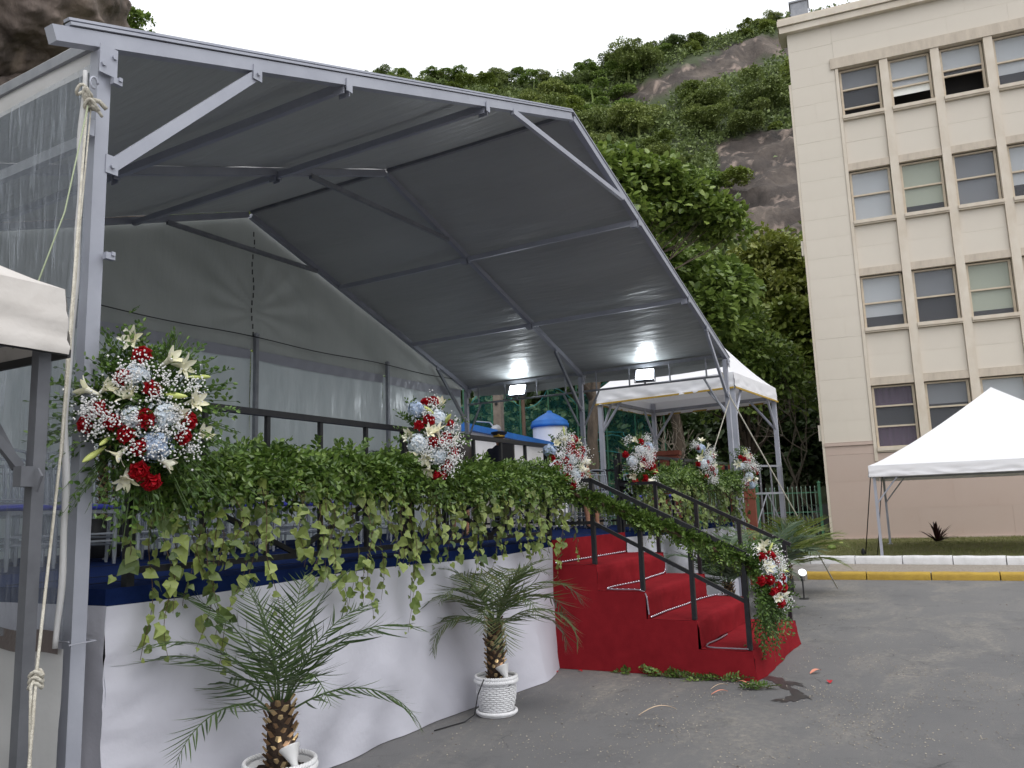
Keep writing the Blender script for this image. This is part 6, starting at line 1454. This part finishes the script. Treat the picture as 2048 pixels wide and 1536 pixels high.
# ================================================================== PEOPLE
def remesh(m, name, mat, parent, vox=0.014, smooth=3):
    o = m.build(name+'_source', None, None); md = o.modifiers.new('r', 'REMESH'); md.mode = 'VOXEL'; md.voxel_size = vox; md.use_smooth_shade = True
    s = o.modifiers.new('s', 'SMOOTH'); s.iterations = smooth; s.factor = 0.5
    dg = bpy.context.evaluated_depsgraph_get(); me = bpy.data.meshes.new_from_object(o.evaluated_get(dg)); old = o.data; bpy.data.objects.remove(o); bpy.data.meshes.remove(old)
    me.name = name; me.materials.clear(); me.materials.append(mat); n = bpy.data.objects.new(name, me); COL.objects.link(n); n.parent = parent; return n
def limb(m, P, r): 
    P = np.asarray(P, float); u = np.linspace(0, len(P)-1, (len(P)-1)*5+1); Q = np.stack([np.interp(u, np.arange(len(P)), P[:, i]) for i in range(3)], 1); rr = np.interp(u, np.arange(len(P)), r); m.tube(Q, rr, 10)
    for p, q in zip(P, r): m.blob(p, (q, q, q), 10, 7)
def hand(m, w, d, s=1.0):
    d = nrm(np.asarray(d, float)); x = nrm(np.cross(d, [0, 1., 0.2])); m.blob(w+d*0.045, (0.038, 0.020, 0.048), 10, 7, np.stack([x, np.cross(d, x), d], 1))
    for k, L in enumerate((0.066, 0.074, 0.069, 0.054)): b0 = w+d*0.085+x*(0.027-0.018*k); limb(m, [b0, b0+d*L*0.55, b0+d*L*0.85+np.cross(d, x)*0.02], [0.0095, 0.0085, 0.0075])
    b0 = w+d*0.03+x*0.035; limb(m, [b0, b0+x*0.025+d*0.025, b0+x*0.028+d*0.055], [0.011, 0.010, 0.009])
def head(m, c, fx):
    c = np.asarray(c, float); fx = nrm(np.asarray(fx, float)); sx = np.array([-fx[1], fx[0], 0]); R = np.stack([fx, sx, [0, 0, 1]], 1)
    m.blob(c, (0.095, 0.075, 0.115), 16, 12, R); m.blob(c+fx*0.035+[0, 0, -0.055], (0.06, 0.056, 0.065), 12, 9, R); m.blob(c+fx*0.105+[0, 0, -0.018], (0.018, 0.014, 0.024), 8, 6, R)
    m.blob(c+fx*0.088+[0, 0, -0.062], (0.015, 0.026, 0.011), 8, 6, R)
    for s in (-1, 1): m.blob(c+sx*s*0.076+[0, 0, -0.01], (0.018, 0.010, 0.03), 8, 6, R)
    return R
def eyes(c, fx, parent):
    fx = nrm(np.asarray(fx, float)); sx = np.array([-fx[1], fx[0], 0])
    for s in (-1, 1): e = MB(); e.blob(np.asarray(c)+fx*0.088+sx*s*0.031+[0, 0, 0.008], (0.009, 0.009, 0.007), 8, 6); e.build('eye', m_dark, parent, local=True)
# officer standing, facing left towards the stage front
po = thing('person', 'standing officer in dark uniform and black peaked cap on the stage', 'person', (5.05, 3.45, SH), rad(205))
fx = (1, 0, 0); hc = (0.03, 0, 1.60)
m = MB(); head(m, hc, fx); limb(m, [(0, 0, 1.38), (0.01, 0, 1.50)], [0.062, 0.055]); limb(m, [(0, 0, 0.95), (0, 0, 1.15), (0, 0, 1.32)], [0.14, 0.13, 0.15])
for s in (-1, 1):
    limb(m, [(0, s*0.17, 1.38), (-0.02, s*0.23, 1.10), (0.05, s*0.22, 0.86)], [0.055, 0.045, 0.034]); hand(m, np.array([0.05, s*0.22, 0.86]), (0.1, 0, -1)); limb(m, [(0, s*0.09, 0.92), (0.01, s*0.10, 0.48), (0, s*0.10, 0.08)], [0.085, 0.058, 0.042]); m.blob((0.06, s*0.10, 0.035), (0.13, 0.045, 0.035))
remesh(m, 'body', m_skin, po, 0.012); eyes(hc, fx, po)
m = MB(); limb(m, [(0, 0, 0.92), (0, 0, 1.15), (0, 0, 1.36)], [0.165, 0.155, 0.16]); m.blob((0, 0, 1.33), (0.13, 0.23, 0.11))
for s in (-1, 1): limb(m, [(0, s*0.17, 1.38), (-0.02, s*0.235, 1.10), (0.045, s*0.222, 0.89)], [0.075, 0.062, 0.05])
remesh(m, 'jacket', m_uniform, po, 0.016)
m = MB()
for s in (-1, 1): limb(m, [(0, s*0.09, 0.95), (0.01, s*0.10, 0.48), (0, s*0.10, 0.06)], [0.11, 0.082, 0.07]); m.blob((0.06, s*0.10, 0.04), (0.145, 0.055, 0.045))
remesh(m, 'trousers', m_uniform, po, 0.016)
m = MB(); m.lathe([(0.0, 1.745), (0.10, 1.745), (0.145, 1.735), (0.15, 1.715), (0.105, 1.68), (0.102, 1.645), (0.0, 1.645)], (0.015, 0, 0), 24); m.build('cap', m_uniform, po, smooth=True, local=True)
m = MB(); m.lathe([(0.106, 1.648), (0.107, 1.672)], (0.015, 0, 0), 24); m.blob((0.122, 0, 1.69), (0.012, 0.022, 0.026)); m.build('cap_badge', m_gold, po, local=True)
m = MB(); m.grid(lambda u, v: np.stack([0.015+(0.10+0.075*v)*np.cos((u-0.5)*2.0), (0.10+0.04*v)*np.sin((u-0.5)*2.0), 1.652-0.035*v], 1), 16, 4); m.build('visor', m_dark, po, smooth=True, local=True)
# seated woman with long dark hair, back to the camera
pw = thing('person', 'seated woman with long dark hair seen from behind on the stage', 'person', (1.40, 1.95, SH), rad(40))
hc = (0.02, 0, 1.22)
m = MB(); head(m, hc, (1, 0, 0)); limb(m, [(0, 0, 1.02), (0.01, 0, 1.12)], [0.05, 0.046]); limb(m, [(0, 0, 0.55), (0, 0, 0.78), (0, 0, 0.98)], [0.14, 0.115, 0.125])
for s in (-1, 1):
    limb(m, [(0, s*0.14, 1.0), (0.03, s*0.20, 0.76), (0.26, s*0.12, 0.63)], [0.045, 0.038, 0.028]); hand(m, np.array([0.26, s*0.12, 0.63]), (1, -0.3*s, -0.1)); limb(m, [(0.0, s*0.09, 0.53), (0.42, s*0.09, 0.53), (0.44, s*0.09, 0.08)], [0.088, 0.06, 0.038]); m.blob((0.50, s*0.09, 0.035), (0.115, 0.04, 0.03))
remesh(m, 'body', m_skin, pw, 0.012); eyes(hc, (1, 0, 0), pw)
m = MB(); limb(m, [(0, 0, 0.50), (0, 0, 0.78), (0, 0, 1.0)], [0.165, 0.14, 0.145]); m.blob((0, 0, 0.97), (0.11, 0.185, 0.09))
for s in (-1, 1): limb(m, [(0, s*0.09, 0.54), (0.40, s*0.09, 0.54)], [0.115, 0.085])
remesh(m, 'dress', m_dark, pw, 0.016)
m = MB(); m.blob((-0.02, 0, 1.26), (0.108, 0.100, 0.105), 16, 12); m.blob((-0.075, 0, 1.08), (0.075, 0.125, 0.22), 16, 12); m.blob((-0.10, 0.0, 0.93), (0.055, 0.12, 0.16), 14, 10); remesh(m, 'hair', m_hair, pw, 0.012)
t = thing('side_chair', 'dark chair under the seated woman on the stage', 'chair', (1.40, 1.95, SH), rad(40))
m = MB(); m.box((0, 0, 0.42), (0.42, 0.42, 0.05)); m.build('seat', m_dark, t, local=True)
for x in (-0.19, 0.19):
    for y in (-0.19, 0.19): m = MB(); m.tube(np.array([[x, y, 0], [x, y, 0.40]]), 0.015, 7); m.build('leg', m_dark, t, local=True)
# woman with bare legs and black heels behind the flowers at the stairs
pl = thing('person', 'woman in dark dress with bare legs and black heels behind the stair flowers', 'person', (4.40, 1.62, SH), rad(230))
hc = (0.02, 0, 1.20)
m = MB(); head(m, hc, (1, 0, 0)); limb(m, [(0, 0, 1.0), (0.01, 0, 1.1)], [0.05, 0.046]); limb(m, [(0, 0, 0.53), (0, 0, 0.76), (0, 0, 0.96)], [0.14, 0.112, 0.122])
for s in (-1, 1):
    limb(m, [(0, s*0.14, 0.98), (0.03, s*0.20, 0.74), (0.24, s*0.10, 0.62)], [0.043, 0.036, 0.027]); hand(m, np.array([0.24, s*0.10, 0.62]), (1, -0.4*s, -0.1)); limb(m, [(0.0, s*0.08, 0.51), (0.40, s*0.08, 0.52), (0.41, s*0.08, 0.30), (0.42, s*0.08, 0.09)], [0.085, 0.06, 0.052, 0.032]); limb(m, [(0.42, s*0.08, 0.075), (0.53, s*0.08, 0.03)], [0.032, 0.026])
remesh(m, 'body', m_skin, pl, 0.012); eyes(hc, (1, 0, 0), pl)
m = MB(); limb(m, [(0, 0, 0.48), (0, 0, 0.76), (0, 0, 0.98)], [0.16, 0.135, 0.14])
for s in (-1, 1): limb(m, [(0, s*0.08, 0.52), (0.36, s*0.08, 0.53)], [0.112, 0.085])
remesh(m, 'dress', m_dark, pl, 0.016)
m = MB(); m.blob((-0.02, 0, 1.24), (0.105, 0.098, 0.10), 16, 12); m.blob((-0.06, 0, 1.10), (0.06, 0.10, 0.13), 14, 10); remesh(m, 'hair', m_hair, pl, 0.012)
for s in (-1, 1):
    m = MB(); m.blob((0.51, s*0.08, 0.022), (0.085, 0.036, 0.022), 12, 7); m.blob((0.415, s*0.08, 0.055), (0.036, 0.033, 0.03), 10, 7); m.tube(np.array([[0.40, s*0.08, 0.05], [0.39, s*0.08, 0.0]]), [0.012, 0.006], 7); m.build('shoe', m_dark, pl, smooth=True, local=True)
dup(c1, (4.40, 1.62, SH), rad(230)-rad(90)+rad(180))

# ================================================================== CANOPY TENTS
def pavilion(label, C, e1, e2, w1, w2, zb, zv, za, mat, trim=None, pr=0.03, braces=True, zf=0.0, sag=0.35, kick=0.0, pm=None):
    """pyramid canopy: C corner, e1/e2 unit edge directions, zb valance bottom, zv valance top, za apex"""
    C = np.array([C[0], C[1], 0.]); e1 = np.array([*e1, 0.]); e2 = np.array([*e2, 0.]); Q = [C, C+e1*w1, C+e1*w1+e2*w2, C+e2*w2]; mid = sum(Q)/4
    t = thing('canopy_tent', label, 'tent', (C[0], C[1], zf))
    m = MB(); ap = mid+np.array([0, 0, za]); k = 0.035
    for i in range(4):
        a, b_ = Q[i], Q[(i+1) % 4]
        def fn(u, v):
            p = a[None]*(1-u[:, None])+b_[None]*u[:, None]; z = zv-0.05*np.sin(np.pi*u)*(v < 0.01); s = 1-v
            q = p*(1-v[:, None])+mid[None]*v[:, None]; w = np.array([mnoise.fractal(Vector(x)*1.3, 1.0, 2.0, 3) for x in q])
            return np.stack([q[:, 0], q[:, 1], zv+(za-zv)*(v**(1+sag*0.5))-sag*0.10*np.sin(np.pi*u)*np.sin(np.pi*v)+0.012*w*np.sin(np.pi*v)], 1)
        m.grid(fn, 24, 20)
    m.build('roof', mat, t, smooth=True)
    for i in range(4):
        a, b_ = Q[i], Q[(i+1) % 4]; o = nrm((a+b_)/2-mid)*0.02; m = MB()
        def fv(u, v):
            p = a[None]*(1-u[:, None])+b_[None]*u[:, None]; w = np.array([mnoise.fractal(Vector((x*6.0, y*3, i*3.1)), 1.0, 2.0, 4) for x, y in zip(u*np.linalg.norm(b_-a)/2, v)])
            return np.stack([p[:, 0]+o[0]*(1+1.4*w)*v*1.2+o[0]*kick*v, p[:, 1]+o[1]*(1+1.4*w)*v*1.2+o[1]*kick*v, zv+(zb-zv)*v+0*u], 1)
        m.grid(fv, 70, 10); m.build('valance', mat, t, smooth=True)
        if trim is not None: m = MB(); m.bar(a+o*1.6+[0, 0, zb+0.015], b_+o*1.6+[0, 0, zb+0.015], 0.015, 0.035); m.build('trim', trim, t)
        m = MB(); ia = a+(mid-a)*0.03; ib = b_+(mid-b_)*0.03; m.bar(ia+[0, 0, zb+0.10], ib+[0, 0, zb+0.10], pr*1.2, pr*1.6); m.build('frame_bar', m_steel_d, t)
    for i in range(4):
        p = Q[i]+(mid-Q[i])*0.035; m = MB(); m.bar(p+[0, 0, zf], p+[0, 0, zv-0.03], pr*2, pr*2, (1, 0, 0)); m.box(p+[0, 0, zf+0.006], (0.14, 0.14, 0.012)); m.build('pole', pm or m_steel, t)
        if braces:
            for j in ((i+1) % 4, (i-1) % 4):
                d = nrm(Q[j]-Q[i]); m = MB(); m.tube(np.array([p+[0, 0, zb-0.62], p+d*0.55+[0, 0, zb+0.08]]), pr*0.62, 7); m.build('brace', m_steel, t)
    return t
def dirv(az): return (math.cos(rad(az)), math.sin(rad(az)))
pavilion('white pavilion with yellow trim behind the right end of the marquee', (7.81, -0.19), dirv(-4), dirv(80.5), 3.0, 3.1, 3.77, 4.09, 5.95, m_canvas_far, m_yellow, 0.045)
pavilion('bright white canopy tent on the lawn before the cream building', (12.80, -1.95), dirv(-87), dirv(2.5), 5.8, 6.2, 2.08, 2.34, 4.28, m_canvas_far, None, 0.03, zf=0.25)
ct = pavilion('weathered white canopy tent at the left edge nearest the camera', (-5.75, -0.60), dirv(180), dirv(90), 3.0, 3.0, 2.30, 2.585, 3.75, m_canvas_old, m_dark, 0.025, braces=False, kick=1.2, pm=m_steel_g)
m = MB(); m.bar((-5.85, -0.52, 1.84), (-6.32, -0.53, 2.36), 0.028, 0.035); m.build('brace', m_steel_g, ct)
m = MB(); m.bar((-5.85, -0.50, 1.84), (-5.86, -0.02, 2.36), 0.028, 0.035); m.build('brace', m_steel_g, ct)
m = MB(); m.box((-5.86, -0.57, 1.80), (0.055, 0.055, 0.08)); m.tube(np.array([[-5.83, -0.61, 1.83], [-5.83, -0.64, 1.80], [-5.83, -0.61, 1.74]]), 0.006, 6); m.build('latch', m_steel_g, ct)
# stay ropes of the lawn tent
rope('tent_stay', 'dark stay rope pegged to the lawn beside the white lawn tent', np.array([[12.9, -1.98, 2.15], [13.9, -1.6, 0.27]]), 0.012, m_dark, (12.9, -1.98, 2.15))
rope('tent_stay', 'thin stay rope crossing below the valance of the white lawn tent', np.array([[13.2, -2.2, 2.15], [12.95, -2.05, 1.0], [13.5, -1.9, 0.27]]), 0.010, m_dark, (13.2, -2.2, 2.15))

# terracotta pillars and steel platform rail beside the pavilion
def terra(label, loc, w, h, rz):
    t = thing('terracotta_pillar', label, 'pillar', loc, rz, )
    m = MB(); m.box((0, 0, h/2-0.05), (w, 0.36, h-0.1)); m.build('shaft', m_terra, t, local=True)
    m = MB(); m.box((0, 0, h-0.05), (w+0.10, 0.46, 0.10)); m.box((0, 0, h-0.16), (w+0.05, 0.41, 0.05)); m.box((0, 0, h*0.72), (w+0.04, 0.40, 0.05)); m.build('moulding', m_terra, t, local=True)
    m = MB(); m.box((0, 0, 0.1), (w+0.08, 0.44, 0.2)); m.build('base', m_terra, t, local=True)
terra('wide terracotta pillar seen between the far stair flowers and the right garland', tuple(polar(18.1, 19.0, z=0)), 0.62, 2.82, rad(100))
terra('terracotta pillar just right of the far marquee post', tuple(polar(12.9, 17.2, z=0)), 0.36, 2.38, rad(100))
terra('terracotta pillar hidden behind the far right ivy curtain', tuple(polar(13.9, 17.6, z=0)), 0.36, 2.38, rad(100))
t = thing('platform_railing', 'grey steel railing with crossed braces beside the white pavilion', 'railing', tuple(polar(10.6, 18.4, z=0)))
a, c = polar(12.6, 18.0, z=0), polar(10.5, 18.7, z=0)
for z in (2.36, 1.78, 0.9): m = MB(); m.bar(a+[0, 0, z], c+[0, 0, z], 0.03, 0.04); m.build('rail', m_steel_d, t)
for f in (0, 0.33, 0.66, 1): p = a*(1-f)+c*f; m = MB(); m.bar(p, p+[0, 0, 2.36], 0.03, 0.03, (1, 0, 0)); m.build('post', m_steel_d, t)
for (f, z0, g_, z_1) in ((0, 0.9, .5, 1.78), (0.5, 1.78, 1, 0.9)): m = MB(); m.tube(np.array([a*(1-f)+c*f+[0, 0, z0], a*(1-g_)+c*g_+[0, 0, z_1]]), 0.015, 6); m.build('brace', m_steel_d, t)

# bromeliad on the lawn
t = thing('bromeliad', 'dark red spiky bromeliad on the lawn against the pink wall', 'plant', (19.8, -3.0, 0.25)); m = MB(); rs_ = np.random.RandomState(2); n = 34
tv = np.array([[0, -0.06, 0], [0, 0.06, 0], [0.35, 0.075, 0.0], [0.35, -0.075, 0.0], [0.75, 0.05, -0.06], [0.75, -0.05, -0.06], [1, 0, -0.16]])
d = randdir(n, rs_); d[:, 2] = np.abs(d[:, 2])*1.1+0.35; d = nrm(d)
for i in range(n):
    b = MB(); b.scatter(tv, [np.array([[0, 1, 2, 3], [3, 2, 4, 5]]), np.array([[5, 4, 6]])], d[i:i+1]*0.05, basis(d[i:i+1], np.array([[0, 0, 1.]])+d[i:i+1]*-0.3), np.array([rs_.uniform(0.4, 0.72)])); b.build('leaf', m_brom, t, local=True)
for i, (x, y, lab) in enumerate([(13.9, -1.55, 'small dark peg at the foot of the tent stay on the lawn'), (16.4, -0.5, 'mossy green stone lying on the open lawn'), (19.5, -0.35, 'pale fallen leaf lying beside the pink wall base')]):
    t = thing(['tent_peg', 'garden_stone', 'fallen_leaf'][i], lab, ['peg', 'stone', 'leaf'][i], (x, y, 0.25)); m = MB(); m.blob((0, 0, [.06, .05, .02][i]), [(.03, .05, .10), (.16, .12, .08), (.14, .08, .03)][i], 10, 7); m.build(['stake', 'stone', 'blade'][i], [m_dark, m_mid, m_bud][i], t, local=True)

# ================================================================== DEBRIS ON THE ASPHALT
def cutting(label, p0, p1, n, L, seed):
    rs = np.random.RandomState(seed); p0 = np.array(p0, float); p1 = np.array(p1, float); t = thing('leafy_cutting', label, 'cutting', tuple(p0)); m = MB(); st = MB(); u = rs.uniform(0, 1, n)[:, None]
    P = p0+(p1-p0)*u+rs.normal(size=(n, 3))*np.array([0.03, 0.05, 0.0])+[0, 0, 0.02]; D = nrm(nrm(p1-p0)*0.9*rs.choice([-1, 1], n, p=[.7, .3])[:, None]+rs.normal(size=(n, 3))*0.3+np.array([0, 0, 0.22])); sprigs(m, P, D, np.full(n, L), 10, 0.044, rs, LEAF, st)
    V = m.v
    for v in V: v[:, 2] = np.maximum(v[:, 2], 0.006+0.004*np.abs(np.sin(v[:, 0]*90)))
    m.build('foliage', m_garland, t, kind='stuff'); st.build('stems', m_ivystem, t, kind='stuff')
cutting('long heap of cut leafy twigs lying along the foot of the red stairs', (-0.07, -1.05, 0), (-0.10, -1.88, 0), 42, 0.17, 1)
cutting('small leafy twig lying by the corner of the red stairs', (-0.36, -1.98, 0), (-0.30, -2.22, 0), 9, 0.14, 2)
cutting('few cut leaves lying at the near end of the red stair side', (-0.05, -0.62, 0), (-0.07, -0.84, 0), 5, 0.09, 3)
m_peach = M('peach_petal', srgb(226, 148, 122), 0.6); m_redp = M('red_petal', srgb(176, 22, 34), 0.6); m_strip = M('pale_stalk', srgb(206, 182, 156), 0.7)
def petalobj(label, loc, mat, L, w, rz):
    t = thing('fallen_petal', label, 'petal', loc, rz); m = MB(); m.grid(lambda u, v: np.stack([u*L, (v-0.5)*w*np.sin(np.pi*(0.1+0.85*u)), 0.006+0.02*L/0.1*np.sin(u*2.6)+0.02*(v-0.5)**2], 1), 8, 4); m.build('blade', mat, t, smooth=True, local=True)
petalobj('peach coloured petal on the asphalt right of the stair corner', (0.46, -2.40, 0), m_peach, 0.14, 0.05, -0.6)
petalobj('thin peach stalk on the asphalt beside the water stain', (-0.25, -2.02, 0), m_peach, 0.16, 0.02, 1.2)
petalobj('short red and white petal on the asphalt left of the leafy twig', (-0.68, -1.78, 0), m_peach, 0.15, 0.02, -0.9)
petalobj('single red rose petal beyond the water stain', (0.10, -2.62, 0), m_redp, 0.07, 0.05, 0.2)
petalobj('long pale stalk lying on the open asphalt before the stairs', (-1.55, -1.45, 0), m_strip, 0.30, 0.02, -0.95)
petalobj('grey white stalk lying beside the heap of twigs', (-0.48, -1.72, 0), m_strip, 0.17, 0.012, -0.8)
petalobj('red petal lying by the white skirt left of the stairs', (-0.25, -0.12, 0), m_redp, 0.05, 0.04, 0.4)
petalobj('red petal lying under the drooping palm frond', (-0.12, -0.34, 0), m_redp, 0.05, 0.04, 1.4)
t = thing('ground_litter', 'small dry leaf bits and grit scattered over the dark asphalt', 'litter', (0, -3, 0)); n = 260; P = np.stack([RS.uniform(-5, 7, n), RS.uniform(-6, -0.1, n), np.full(n, 0.006)], 1); m = MB(); dd = randdir(n); dd[:, 2] *= 0.15
m.scatter(LEAF[0], LEAF[1], P, basis(dd, np.repeat([[0, 0, 1.]], n, 0)+randdir(n)*0.3), RS.uniform(0.008, 0.03, n)); m.build('litter', m_ivystem, t, kind='stuff')

t = thing('asphalt_grit', 'pale grit and sand grains lying in patches on the dark asphalt', 'grit', (0, -3, 0)); n = 16000
P = np.stack([RS.uniform(-5.5, 6.5, n), RS.uniform(-6.5, -0.15, n), np.full(n, 0.004)], 1); P[:, :2] = P[:, :2]*0.5+np.array([-2.2, -1.6])*0.5+RS.normal(size=(n, 2))*0.9
q = np.array([mnoise.fractal(Vector((p[0]*0.9, p[1]*1.5, 3)), 0.8, 2.0, 5) for p in P]); P = P[(q > RS.uniform(-0.35, 0.7, n)) & (P[:, 1] < -0.2)]; n = len(P)
P = P[~((P[:, 0] > -0.08) & (P[:, 0] < 2.3) & (P[:, 1] > -2.15))]; n = len(P); m = MB()
m.scatter(np.array([[-.5, -.4, 0], [.5, -.45, 0], [.35, .5, 0], [-.4, .4, 0], [0, 0, .55]]), [np.array([[0, 1, 4], [1, 2, 4], [2, 3, 4], [3, 0, 4]])], P, basis(np.stack([np.cos(P[:, 0]*99), np.sin(P[:, 0]*99), 0*P[:, 0]], 1), np.repeat([[0, 0, 1.]], n, 0)), RS.uniform(0.004, 0.013, n))
m.build('grains', M('sand_grain', srgb(150, 142, 130), 0.9, island=[srgb(112, 108, 105), srgb(182, 173, 158)]), t, kind='stuff')
